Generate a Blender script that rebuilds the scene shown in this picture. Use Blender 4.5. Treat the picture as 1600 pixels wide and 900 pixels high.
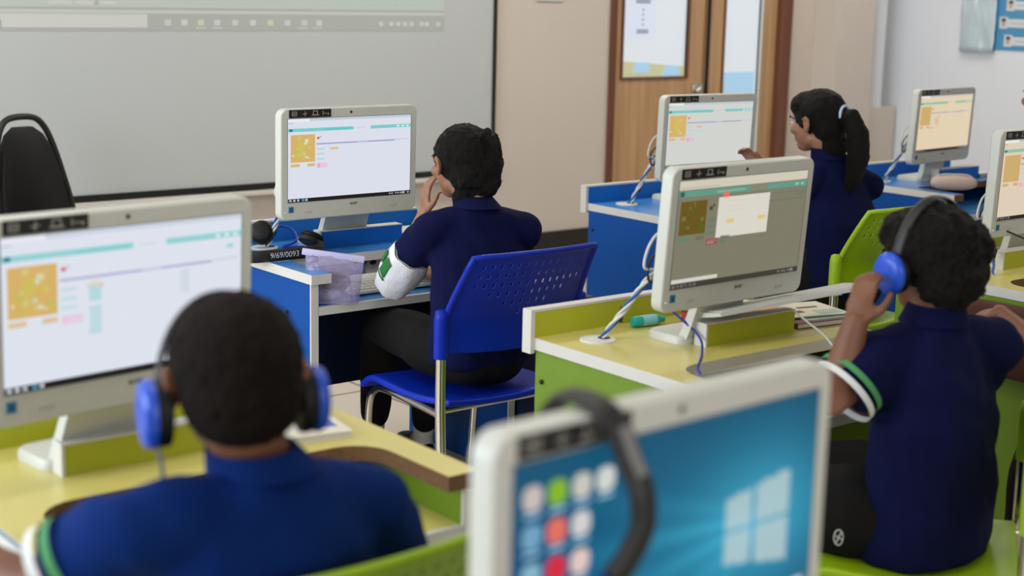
import bpy, bmesh, math, random
from mathutils import Vector, Matrix, noise, Quaternion
random.seed(7)
PI = math.pi
scene = bpy.context.scene
for o in list(bpy.data.objects): bpy.data.objects.remove(o)
COL = scene.collection
V = Vector

# ------------------------------------------------------------------ camera, world, lights, exposure
YAW, PITCH, ROLL, FPX, CAMH = 38.78, 11.26, 1.32, 2355.0, 1.52
_y, _p, _r = map(math.radians, (YAW, PITCH, ROLL))
FWD = V((math.sin(_y)*math.cos(_p), math.cos(_y)*math.cos(_p), -math.sin(_p)))
RT0 = V((math.cos(_y), -math.sin(_y), 0)); UP0 = RT0.cross(FWD)
RT = RT0*math.cos(_r) + UP0*math.sin(_r); UPV = -RT0*math.sin(_r) + UP0*math.cos(_r)
cam = bpy.data.objects.new('camera', bpy.data.cameras.new('camera')); COL.objects.link(cam)
m = Matrix((RT, UPV, -FWD)).transposed().to_4x4(); m.translation = V((0, 0, CAMH)); cam.matrix_world = m
cam.data.sensor_width = 36; cam.data.lens = FPX/1600*36
cam.data.clip_start = 0.05
cam.data.dof.use_dof = True; cam.data.dof.focus_distance = 4.3; cam.data.dof.aperture_fstop = 3.0
scene.camera = cam

world = bpy.data.worlds.new('world'); scene.world = world; world.use_nodes = True
world.node_tree.nodes['Background'].inputs[0].default_value = (0.75, 0.85, 1, 1)
world.node_tree.nodes['Background'].inputs[1].default_value = 0.3

def area(name, loc, rot, sx, sy, power, color):
    d = bpy.data.lights.new(name, 'AREA'); d.shape = 'RECTANGLE'; d.size = sx; d.size_y = sy
    d.energy = power; d.color = color
    o = bpy.data.objects.new(name, d); COL.objects.link(o); o.location = loc; o.rotation_euler = rot
    return o
# daylight through the windows of the left wall
area('window_daylight', (-2.3, 3.6, 1.7), (0, -PI/2, 0), 1.5, 5.0, 210, (0.80, 0.90, 1.0))
# fill light added behind the camera to brighten surfaces turned towards it
_b = area('rear_fill_light', (1.6, -2.1, 1.9), (0, 0, 0), 4.5, 1.4, 62, (0.97, 0.98, 1.0))
_b.rotation_euler = V((.25, 1, -.12)).to_track_quat('-Z', 'Y').to_euler()
# ceiling lamps over the front half of the room
for lx, ly, pw in ((1.2, 4.9, 24), (4.2, 4.9, 28), (6.8, 4.9, 24), (1.2, 1.9, 12), (4.2, 1.9, 14)):
    area('ceiling_lamp_light', (lx, ly, 2.86), (0, 0, 0), 1.2, 0.5, pw, (1.0, 0.95, 0.88))
scene.view_settings.view_transform = 'Standard'; scene.view_settings.look = 'None'
scene.view_settings.gamma = 1; scene.view_settings.use_curve_mapping = False
scene.view_settings.exposure = 0.0

# ------------------------------------------------------------------ materials
def lin(c):
    return tuple(((x/255)/12.92 if x/255 <= .04045 else ((x/255+.055)/1.055)**2.4) for x in c)
MATS = {}
def mat(name, rgb, rough=.5, metal=0., spec=.5, emit=None, estr=1., alpha=None, trans=0., bump=None, noisec=None, srgb=True, sheen=0):
    if name in MATS: return MATS[name]
    m = bpy.data.materials.new(name); m.use_nodes = True
    nt = m.node_tree; b = nt.nodes['Principled BSDF']
    c = lin(rgb) if srgb else rgb
    b.inputs['Base Color'].default_value = (*c, 1)
    b.inputs['Roughness'].default_value = rough; b.inputs['Metallic'].default_value = metal
    b.inputs['Specular IOR Level'].default_value = spec
    if sheen: b.inputs['Sheen Weight'].default_value = sheen
    if trans: b.inputs['Transmission Weight'].default_value = trans
    if alpha is not None: b.inputs['Alpha'].default_value = alpha
    if emit is not None:
        b.inputs['Emission Color'].default_value = (*lin(emit), 1); b.inputs['Emission Strength'].default_value = estr
    if noisec or bump:
        tc = nt.nodes.new('ShaderNodeTexCoord')
        nz = nt.nodes.new('ShaderNodeTexNoise'); nz.inputs['Scale'].default_value = (noisec or bump)[0]; nz.inputs['Detail'].default_value = 5
        nt.links.new(tc.outputs['Object'], nz.inputs['Vector'])
        if noisec:
            mx = nt.nodes.new('ShaderNodeMix'); mx.data_type = 'RGBA'
            mx.inputs[6].default_value = (*c, 1); mx.inputs[7].default_value = (*lin(noisec[1]), 1)
            nt.links.new(nz.outputs['Fac'], mx.inputs[0]); nt.links.new(mx.outputs[2], b.inputs['Base Color'])
        if bump:
            n2 = nt.nodes.new('ShaderNodeTexNoise'); n2.inputs['Scale'].default_value = bump[0]; n2.inputs['Detail'].default_value = 4
            nt.links.new(tc.outputs['Object'], n2.inputs['Vector'])
            bp = nt.nodes.new('ShaderNodeBump'); bp.inputs['Strength'].default_value = bump[1]; bp.inputs['Distance'].default_value = .01
            nt.links.new(n2.outputs['Fac'], bp.inputs['Height']); nt.links.new(bp.outputs['Normal'], b.inputs['Normal'])
    MATS[name] = m; return m
def glow(rgb, s=1.0):
    return mat('glow_%d_%d_%d' % tuple(rgb), (12, 12, 12), rough=.45, spec=.25, emit=rgb, estr=s)

WALL = mat('wall_paint', (206, 194, 182), .8, noisec=(3, (200, 190, 178)))
WALLR = mat('wall_paint_daylit', (222, 226, 232), .8, noisec=(3, (216, 220, 226)))  # bluish daylight on the right wall is put into this colour
CEIL = mat('ceiling_paint', (225, 222, 215), .9)
SKIRT = mat('dark_skirting', (34, 26, 20), .6, noisec=(9, (28, 22, 18)))
BOARD = mat('whiteboard_face', (188, 191, 190), .5, spec=.3, noisec=(1.2, (184, 188, 187)))
BLACKM = mat('black_metal', (18, 16, 12), .5)
TRAYM = mat('tray_paint', (205, 200, 190), .5)
WHITEP = mat('white_plastic', (212, 213, 208), .42, noisec=(40, (206, 207, 200)))
BEZEL = mat('bezel_plastic', (198, 199, 190), .42, noisec=(60, (192, 193, 185)))
TRIM = mat('white_laminate_edge', (206, 204, 198), .5, noisec=(20, (198, 196, 189)))
BLUE_T = mat('blue_laminate_sheen', (62, 132, 202), .25, spec=.6, noisec=(25, (58, 126, 196)))  # desk tops: pale sheen of reflected light put into a lighter blue
BLUE_F = mat('blue_laminate_lit', (10, 104, 196), .5, spec=.25, noisec=(25, (12, 98, 186)))  # same laminate as the side panels, brighter copy for lit front faces
BLUE_W = mat('blue_laminate_shaded', (0, 72, 150), .6, spec=.2, noisec=(25, (0, 68, 142)))  # same laminate again, darker copy for the less lit side panels
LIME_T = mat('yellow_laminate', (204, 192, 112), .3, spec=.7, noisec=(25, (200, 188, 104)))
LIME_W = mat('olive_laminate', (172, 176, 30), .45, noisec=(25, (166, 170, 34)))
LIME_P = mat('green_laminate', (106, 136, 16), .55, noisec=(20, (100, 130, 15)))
CHIP = mat('bare_chipboard', (126, 92, 62), .9, noisec=(120, (92, 64, 40)), bump=(150, .6))
CHROME = mat('chrome', (200, 196, 184), .16, metal=1)
BLUE_C = mat('blue_chair_plastic', (0, 40, 168), .42, spec=.25, noisec=(15, (0, 34, 156)))
LIME_C = mat('lime_chair_plastic', (148, 182, 10), .38, noisec=(15, (140, 174, 8)))
BLACKP = mat('black_plastic', (16, 14, 14), .5)
BLACKL = mat('black_vinyl', (9, 8, 8), .5, spec=.25)
DARKB = mat('dark_blue_plastic', (10, 40, 150), .4)
HPBLUE = mat('headphone_blue', (24, 74, 190), .35)
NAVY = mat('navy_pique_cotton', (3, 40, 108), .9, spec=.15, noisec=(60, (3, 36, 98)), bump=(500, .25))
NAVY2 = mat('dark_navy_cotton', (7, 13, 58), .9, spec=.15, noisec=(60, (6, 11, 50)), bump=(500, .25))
PANTS = mat('black_cotton', (16, 14, 14), .9, spec=.2, bump=(300, .3))
SKIN = mat('brown_skin', (118, 74, 50), .5, noisec=(18, (104, 62, 42)))
SKIN2 = mat('light_brown_skin', (150, 106, 80), .5, noisec=(18, (138, 94, 70)))
HAIR = mat('black_hair', (16, 11, 8), .6, spec=.2, noisec=(200, (12, 9, 7)), bump=(420, .9))
HAIRB = mat('brown_black_hair', (30, 19, 13), .75, spec=.15, noisec=(160, (16, 10, 7)), bump=(420, 1.0))
WCLOTH = mat('white_cloth', (214, 214, 220), .9, bump=(60, .3))
GREEN = mat('green_stripe', (70, 140, 86), .8, noisec=(80, (60, 130, 76)))
WSTR = mat('white_stripe', (212, 214, 212), .8, noisec=(80, (202, 204, 202)))
def wood(name, a, b, sc=(30, 30, 1.2), ro=.45):
    m = bpy.data.materials.new(name); m.use_nodes = True; nt = m.node_tree; p = nt.nodes['Principled BSDF']
    tc = nt.nodes.new('ShaderNodeTexCoord'); mp = nt.nodes.new('ShaderNodeMapping'); mp.inputs['Scale'].default_value = sc
    nz = nt.nodes.new('ShaderNodeTexNoise'); nz.inputs['Scale'].default_value = 1.5; nz.inputs['Detail'].default_value = 6
    cr = nt.nodes.new('ShaderNodeValToRGB'); cr.color_ramp.elements[0].position = .3; cr.color_ramp.elements[1].position = .7
    cr.color_ramp.elements[0].color = (*lin(a), 1); cr.color_ramp.elements[1].color = (*lin(b), 1)
    nt.links.new(tc.outputs['Object'], mp.inputs['Vector']); nt.links.new(mp.outputs[0], nz.inputs['Vector'])
    nt.links.new(nz.outputs['Fac'], cr.inputs[0]); nt.links.new(cr.outputs[0], p.inputs['Base Color']); p.inputs['Roughness'].default_value = ro
    return m
OAK = wood('oak_veneer', (172, 132, 92), (196, 156, 112))
MAHOG = wood('dark_door_frame', (92, 52, 32), (116, 68, 44))
def floor_mat():
    m = bpy.data.materials.new('floor_tiles'); m.use_nodes = True; nt = m.node_tree; p = nt.nodes['Principled BSDF']
    tc = nt.nodes.new('ShaderNodeTexCoord'); mp = nt.nodes.new('ShaderNodeMapping')
    mp.inputs['Location'].default_value = (-3.077, -4.687, 0)
    br = nt.nodes.new('ShaderNodeTexBrick'); br.offset = 0; br.squash = 1
    br.inputs['Scale'].default_value = 1; br.inputs['Brick Width'].default_value = .6; br.inputs['Row Height'].default_value = .6
    br.inputs['Mortar Size'].default_value = .006; br.inputs['Mortar Smooth'].default_value = .1
    br.inputs['Color1'].default_value = (*lin((198, 186, 172)), 1); br.inputs['Color2'].default_value = (*lin((204, 192, 178)), 1)
    br.inputs['Mortar'].default_value = (*lin((90, 82, 74)), 1)
    nt.links.new(tc.outputs['Object'], mp.inputs[0]); nt.links.new(mp.outputs[0], br.inputs['Vector'])
    nt.links.new(br.outputs['Color'], p.inputs['Base Color']); p.inputs['Roughness'].default_value = .35
    return m
FLOORM = floor_mat()

# ------------------------------------------------------------------ mesh helpers
class MB:
    """collects shapes that become one mesh"""
    def __init__(s): s.bm = bmesh.new(); s.mats = []
    def mi(s, m):
        if m not in s.mats: s.mats.append(m)
        return s.mats.index(m)
    def _tag(s, faces, m):
        i = s.mi(m)
        for f in faces: f.material_index = i
    def box(s, x0, x1, y0, y1, z0, z1, m, bev=0, seg=2, M=None):
        vs = [s.bm.verts.new((x, y, z)) for x in (x0, x1) for y in (y0, y1) for z in (z0, z1)]
        idx = ((0,1,3,2),(4,6,7,5),(0,4,5,1),(2,3,7,6),(0,2,6,4),(1,5,7,3))
        fs = [s.bm.faces.new([vs[i] for i in f]) for f in idx]
        s._tag(fs, m)
        if bev:
            es = list({e for f in fs for e in f.edges})
            r = bmesh.ops.bevel(s.bm, geom=es, offset=bev, segments=seg, affect='EDGES', profile=.5)
            s._tag(r['faces'], m)
            vs = list({v for f in r['faces'] for v in f.verts} | {v for v in vs if v.is_valid})
        if M is not None: bmesh.ops.transform(s.bm, matrix=M, verts=[v for v in vs if v.is_valid])
        return s
    def loft(s, rings, m, cap=True, close=True):
        R = [[s.bm.verts.new(p) for p in r] for r in rings]; fs = []; n = len(R[0])
        for a, b in zip(R, R[1:]):
            for i in range(n if close else n-1):
                j = (i+1) % n; fs.append(s.bm.faces.new((a[i], a[j], b[j], b[i])))
        if cap:
            fs.append(s.bm.faces.new(R[0][::-1])); fs.append(s.bm.faces.new(R[-1]))
        s._tag(fs, m); return s
    def tube(s, pts, r, m, n=10, flat=None, up=None, cap=True):
        """tube through pts; r float or list; flat=(a,b) elliptical factors"""
        pts = [V(p) for p in pts]; rs = r if isinstance(r, (list, tuple)) else [r]*len(pts)
        rings = []; prev = None
        for i, p in enumerate(pts):
            t = (pts[min(i+1, len(pts)-1)] - pts[max(i-1, 0)]).normalized()
            if prev is None:
                u = V(up) if up else (V((0, 0, 1)) if abs(t.z) < .9 else V((1, 0, 0)))
            else: u = prev
            u = (u - t*u.dot(t)).normalized(); w = t.cross(u); prev = u
            a, b = flat or (1, 1)
            rings.append([p + (u*math.cos(k*2*PI/n)*a + w*math.sin(k*2*PI/n)*b)*rs[i] for k in range(n)])
        return s.loft(rings, m, cap)
    def ell(s, c, r, m, M=None, n=16, k=10):
        c = V(c); rings = []
        for i in range(1, k):
            th = PI*i/k
            ring = [V((r[0]*math.sin(th)*math.cos(a*2*PI/n), r[1]*math.sin(th)*math.sin(a*2*PI/n), -r[2]*math.cos(th))) for a in range(n)]
            rings.append([c + (M @ p if M else p) for p in ring])
        bot = c + (M @ V((0, 0, -r[2])) if M else V((0, 0, -r[2]))); top = c + (M @ V((0, 0, r[2])) if M else V((0, 0, r[2])))
        R = [[s.bm.verts.new(p) for p in q] for q in rings]; b = s.bm.verts.new(bot); t = s.bm.verts.new(top); fs = []
        for x, y in zip(R, R[1:]):
            for i in range(n):
                j = (i+1) % n; fs.append(s.bm.faces.new((x[i], x[j], y[j], y[i])))
        for i in range(n):
            j = (i+1) % n; fs.append(s.bm.faces.new((b, R[0][j], R[0][i]))); fs.append(s.bm.faces.new((t, R[-1][i], R[-1][j])))
        s._tag(fs, m); return s
    def prism(s, poly, h0, h1, m, ax='Z', side=None):
        """extrude a 2D polygon (list of pairs) along ax"""
        f = {'Z': lambda a, b, h: (a, b, h), 'Y': lambda a, b, h: (a, h, b), 'X': lambda a, b, h: (h, a, b)}[ax]
        A = [s.bm.verts.new(f(a, b, h0)) for a, b in poly]; B = [s.bm.verts.new(f(a, b, h1)) for a, b in poly]
        fs = [s.bm.faces.new(A[::-1]), s.bm.faces.new(B)]; s._tag(fs, m); n = len(poly)
        sd = [s.bm.faces.new((A[i], A[(i+1) % n], B[(i+1) % n], B[i])) for i in range(n)]; s._tag(sd, side or m)
        return s
    def build(s, name, parent=None, smooth=None, M=None):
        bmesh.ops.recalc_face_normals(s.bm, faces=s.bm.faces)
        if M is not None: bmesh.ops.transform(s.bm, matrix=M, verts=s.bm.verts)
        me = bpy.data.meshes.new(name); s.bm.to_mesh(me); s.bm.free()
        for mm in s.mats: me.materials.append(mm)
        if smooth is not None:
            me.polygons.foreach_set('use_smooth', [True]*len(me.polygons))
            if smooth < 180: me.set_sharp_from_angle(angle=math.radians(smooth))
        o = bpy.data.objects.new(name, me); COL.objects.link(o)
        if parent: o.parent = parent
        return o
def tag(o, label=None, cat=None, group=None, kind=None):
    if label: o['label'] = label
    if cat: o['category'] = cat
    if group: o['group'] = group
    if kind: o['kind'] = kind
    return o
def thing(name, label, cat, loc=(0, 0, 0), rz=0, group=None):
    o = bpy.data.objects.new(name, None); COL.objects.link(o); o.empty_display_size = .05
    o.location = loc; o.rotation_euler = (0, 0, rz); return tag(o, label, cat, group)
def copy_tree(o, parent=None):
    c = o.copy(); COL.objects.link(c)
    if parent: c.parent = parent
    for ch in list(o.children): copy_tree(ch, c)
    return c
def bake(o, ang):
    bpy.context.view_layer.update()
    me = bpy.data.meshes.new_from_object(o.evaluated_get(bpy.context.evaluated_depsgraph_get()))
    old = o.data; o.modifiers.clear(); o.data = me; bpy.data.meshes.remove(old)
    me.polygons.foreach_set('use_smooth', [True]*len(me.polygons)); me.set_sharp_from_angle(angle=math.radians(ang))
def rrect(w, h, r, cx=0, cz=0, n=6):
    out = []
    for sx, sz, a0 in ((1, 1, 0), (-1, 1, 90), (-1, -1, 180), (1, -1, 270)):
        for k in range(n+1):
            a = math.radians(a0 + 90*k/n)
            out.append((cx + sx*(w/2-r) + r*math.cos(a), cz + sz*(h/2-r) + r*math.sin(a)))
    return out
def crom(pts, n=6):
    pts = [V(p) for p in pts]; P = [pts[0]*2-pts[1]] + pts + [pts[-1]*2-pts[-2]]; out = []
    for i in range(1, len(P)-2):
        for k in range(n):
            t = k/n; a, b, c, d = P[i-1:i+3]
            out.append(.5*((2*b)+(c-a)*t+(2*a-5*b+4*c-d)*t*t+(-a+3*b-3*c+d)*t**3))
    out.append(pts[-1]); return out
def text_mesh(body, size, m, name, parent, M, depth=.0003, bold=0):
    cu = bpy.data.curves.new(name, 'FONT'); cu.body = body; cu.size = size; cu.align_x = 'CENTER'; cu.align_y = 'CENTER'
    cu.extrude = depth; cu.offset = bold; cu.resolution_u = 3
    t = bpy.data.objects.new(name, cu); COL.objects.link(t); bpy.context.view_layer.update()
    me = bpy.data.meshes.new_from_object(t.evaluated_get(bpy.context.evaluated_depsgraph_get()))
    bpy.data.objects.remove(t); bpy.data.curves.remove(cu); me.materials.clear(); me.materials.append(m)
    me.transform(M); o = bpy.data.objects.new(name, me); COL.objects.link(o)
    if parent: o.parent = parent
    return o
FACE = Matrix.Rotation(PI/2, 4, 'X')      # text lying in XY -> standing, read from -Y

# ------------------------------------------------------------------ the room
def struct(name, mb, smooth=None): return tag(mb.build(name, smooth=smooth), kind='structure')
WY = 6.2; XR = 8.0; XL = -2.6; YB = -2.4; CH = 2.9
struct('floor', MB().box(XL-.1, XR+.1, YB-.1, WY+1.9, -.1, 0, FLOORM))
struct('ceiling', MB().box(XL-.1, XR+.1, YB-.1, WY+.1, CH, CH+.1, CEIL))
DX0, DX1, DZ = 5.655, 7.06, 2.14
w = MB().box(XL, DX0, WY, WY+.12, 0, CH, WALL).box(DX1, XR, WY, WY+.12, 0, CH, WALL).box(DX0, DX1, WY, WY+.12, DZ, CH, WALL)
struct('wall_front', w)
struct('wall_right', MB().box(XR, XR+.1, YB, WY+.12, 0, CH, WALLR))
struct('wall_left', MB().box(XL-.1, XL, YB, WY+.12, 0, CH, WALL))
struct('wall_back', MB().box(XL, XR, YB-.1, YB, 0, CH, WALL))
struct('trim_1', MB().box(7.312, 7.66, 6.01, WY, 0, CH, WALL))          # shallow pilaster right of the door
tr2 = MB(); tr2.tube([(7.83, 6.12, .83), (7.83, 6.12, CH)], .055, WALLR, n=20)
struct('trim_2', tr2, 60)
struct('trim_3', MB().box(7.68, 7.985, 6.05, WY, 0, .83, WALL, bev=.006))
struct('baseboard_front', MB().box(XL, DX0-.03, WY-.014, WY, 0, .225, SKIRT, bev=.003))
struct('baseboard_right', MB().box(XR-.014, XR, YB, 6.04, 0, .225, SKIRT, bev=.003))

# double door
PANE = mat('backlit_pane', (150, 155, 160), .5, emit=(200, 206, 212), estr=.84)  # emission stands in for the bright corridor seen through the glass
FILM_Y = mat('pane_film_yellow', (150, 150, 110), .5, emit=(178, 180, 146), estr=.75)  # films, notice and ink also glow, in place of light from behind
FILM_B = mat('pane_film_blue', (120, 150, 175), .5, emit=(150, 184, 206), estr=.85)
PAPER_P = mat('taped_notice', (160, 165, 180), .6, emit=(186, 194, 206), estr=.85)
INKP = mat('faded_ink', (120, 125, 140), .6, emit=(140, 146, 160), estr=.7)
df = MB()
df.box(5.625, 5.665, WY-.02, WY+.12, 0, DZ+.04, MAHOG, bev=.004).box(6.99, 7.085, WY-.03, WY+.12, 0, DZ+.04, MAHOG, bev=.004).box(5.625, 7.085, WY-.02, WY+.12, DZ, DZ+.06, MAHOG, bev=.004)
tag(df.build('door_3'), kind='structure')   # the frame
def leaf(nm, x0, x1, wx0, wx1, wz0, wz1, big):
    root = bpy.data.objects.new(nm, None); COL.objects.link(root); root.location = ((x0+x1)/2, WY, 0); tag(root, kind='structure')
    cx = (x0+x1)/2; a0, a1, b0, b1 = x0-cx, x1-cx, wx0-cx, wx1-cx
    MB().box(a0, b0, .012, .055, .01, DZ, OAK).box(b1, a1, .012, .055, .01, DZ, OAK).box(b0, b1, .012, .055, .01, wz0, OAK).box(b0, b1, .012, .055, wz1, DZ, OAK).build('door_leaf', root)
    t = .012
    MB().box(b0-t, b0, .002, .03, wz0-t, wz1+t, MAHOG).box(b1, b1+t, .002, .03, wz0-t, wz1+t, MAHOG if not big else WHITEP).box(b0, b1, .002, .03, wz0-t, wz0, MAHOG).box(b0, b1, .002, .03, wz1, wz1+t, MAHOG).build('glazing_bead', root)
    MB().box(b0, b1, .026, .032, wz0, wz1, PANE).build('window_pane', root)
    return root, b0, b1
lf, b0, b1 = leaf('door_1', 5.668, 6.372, 5.735, 6.235, 1.045, 1.95, False)
MB().prism([(b0, 1.045), (b1, 1.045), (b1, 1.10), (b0, 1.135)], .0235, .0255, FILM_Y, 'Y').prism([(b0+.1, 1.07), (b0+.22, 1.066), (b0+.22, 1.125), (b0+.11, 1.128)], .0215, .023, FILM_B, 'Y').prism([(b0+.31, 1.047), (b0+.46, 1.047), (b0+.45, 1.1), (b0+.36, 1.112)], .0215, .023, FILM_B, 'Y').build('window_film', lf)
nn = MB().box(b0+.04, b0+.25, .0225, .0245, 1.26, 1.60, PAPER_P).box(b0+.1, b0+.21, .0215, .0224, 1.45, 1.52, INKP)
for k in range(4): nn.box(b0+.15, b0+.165, .0215, .0224, 1.33+.027*k, 1.342+.027*k, INKP)
nn.box(b0+.11, b0+.20, .0215, .0224, 1.285, 1.31, INKP).build('taped_notice', lf)
h = MB(); h.ell((.29, -.03, .965), (.024, .020, .024), CHROME); h.box(.27, .345, -.004, .012, .93, 1.0, CHROME, bev=.003); h.tube([(.29, .01, .965), (.29, -.03, .965)], .01, CHROME); h.build('door_handle', lf, 60)
rf_, c0, c1 = leaf('door_2', 6.392, 6.988, 6.54, 6.845, .55, 1.95, True)
MB().box(c0, c1-.02, .0235, .0255, .62, 1.06, FILM_B).box(c0, c0+.03, .0225, .0234, .62, .99, FILM_Y).box(c0+.1, c1-.02, .0225, .0234, .62, .9, FILM_Y).build('window_film', rf_)
MB().box(-.297, -.283, -.004, .012, .01, DZ-.02, BLACKP).build('door_gap_strip', rf_)
struct('wall_outside', MB().box(5.2, 7.6, WY+1.2, WY+1.3, 0, CH, WALL))   # corridor wall behind the door

# whiteboard
wb = thing('whiteboard', 'wide white board with thin black frame on the front wall, computer desktop projected on it', 'whiteboard', (1.6, WY, 0))
MB().box(-3.4, 3.2, -.022, -.002, .60, 1.95, BOARD).build('board_face', wb)
fr = MB(); fr.box(3.2, 3.222, -.03, -.002, .585, 1.972, BLACKM, bev=.002).box(-3.42, -3.4, -.03, -.002, .585, 1.972, BLACKM, bev=.002).box(-3.42, 3.222, -.03, -.002, 1.95, 1.972, BLACKM, bev=.002).box(-3.42, 3.222, -.034, -.002, .574, .602, BLACKM, bev=.002)
fr.build('frame', wb)
MB().box(-3.40, 3.2, -.07, -.002, .552, .572, TRAYM, bev=.003).build('pen_tray', wb)
def proj(rgb, s=.5): return mat('projected_%d_%d_%d' % rgb, (150, 150, 146), .5, emit=rgb, estr=s)  # emissive patches stand in for projector light falling on the board
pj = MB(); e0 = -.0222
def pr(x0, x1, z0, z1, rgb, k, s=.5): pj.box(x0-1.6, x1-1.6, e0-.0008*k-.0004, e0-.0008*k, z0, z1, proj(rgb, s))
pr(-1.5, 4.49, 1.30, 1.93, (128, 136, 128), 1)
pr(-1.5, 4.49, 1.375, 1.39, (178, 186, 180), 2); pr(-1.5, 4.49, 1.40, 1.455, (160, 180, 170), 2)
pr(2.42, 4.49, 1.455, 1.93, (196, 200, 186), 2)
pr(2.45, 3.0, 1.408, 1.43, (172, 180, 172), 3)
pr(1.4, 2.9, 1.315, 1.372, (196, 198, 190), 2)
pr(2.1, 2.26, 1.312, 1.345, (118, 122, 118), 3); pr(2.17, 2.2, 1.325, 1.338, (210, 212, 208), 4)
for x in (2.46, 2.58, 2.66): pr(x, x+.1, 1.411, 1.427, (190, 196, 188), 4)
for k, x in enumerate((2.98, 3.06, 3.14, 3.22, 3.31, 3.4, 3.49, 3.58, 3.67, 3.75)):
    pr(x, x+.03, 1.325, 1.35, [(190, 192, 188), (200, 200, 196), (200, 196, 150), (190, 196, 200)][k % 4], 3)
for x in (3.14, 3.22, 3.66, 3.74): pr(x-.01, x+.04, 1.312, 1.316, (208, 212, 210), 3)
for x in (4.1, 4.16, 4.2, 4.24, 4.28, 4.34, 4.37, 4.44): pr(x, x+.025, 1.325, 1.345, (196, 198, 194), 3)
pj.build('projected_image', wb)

sw = thing('light_switch', 'white plastic switch plate on the wall between whiteboard and door', 'light switch', (5.19, WY, 1.5))
MB().box(-.09, .09, -.012, -.001, -.045, .045, WHITEP, bev=.004).build('switch_plate', sw)
MB().box(-.04, .04, -.017, -.012, -.02, .02, WHITEP, bev=.002).build('switch_rocker', sw)
PSB = mat('poster_blue', (78, 150, 190), .4, noisec=(5, (70, 138, 182)))
PSP = mat('poster_paper', (205, 210, 212), .5); PSL = mat('plastic_sleeve', (196, 210, 216), .15, spec=.8, noisec=(9, (170, 190, 200)))
PSS = mat('poster_skin', (186, 160, 140), .6)
po = thing('class_poster', 'blue poster with small portraits in crumpled clear plastic on the right wall', 'poster', (XR, 5.0, 1.22))
MB().box(-.006, -.002, -.55, .47, 0, .9, PSB).build('poster_sheet', po)
q = MB()
for r in range(8):
    for c in range(3):
        y = .30-.42*c+.04*(r % 2); z = .03+.105*r
        q.box(-.0085, -.0065, y-.24, y, z, z+.05, PSP).box(-.0105, -.0087, y-.05, y+.005, z-.008, z+.062, PSP)
        q.box(-.0125, -.0107, y-.037, y-.010, z+.032, z+.052, BLACKP).box(-.0135, -.0126, y-.034, y-.013, z+.008, z+.036, PSS)
        q.box(-.0095, -.0086, y-.2, y-.07, z+.022, z+.028, INKP)
q.build('portrait_rows', po)
q = MB(); N = 26; gr = [[None]*N for _ in range(N)]
for i in range(N):
    for j in range(N):
        y = .36+.24*i/(N-1); z = -.02+.94*j/(N-1)
        gr[i][j] = q.bm.verts.new((-.034-.016*noise.noise(V((y*16, z*9, 1)))-.008*noise.noise(V((y*40, z*30, 3))), y, z))
for i in range(N-1):
    for j in range(N-1): q.bm.faces.new((gr[i][j], gr[i+1][j], gr[i+1][j+1], gr[i][j+1]))
q.mi(PSL); o = q.build('plastic_cover', po, 180); sm = o.modifiers.new('s', 'SOLIDIFY'); sm.thickness = .0015

# ceiling lamp fixtures (above the frame)
LAMPG = mat('lamp_diffuser', (220, 220, 215), .6, emit=(255, 246, 230), estr=1.0)

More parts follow.
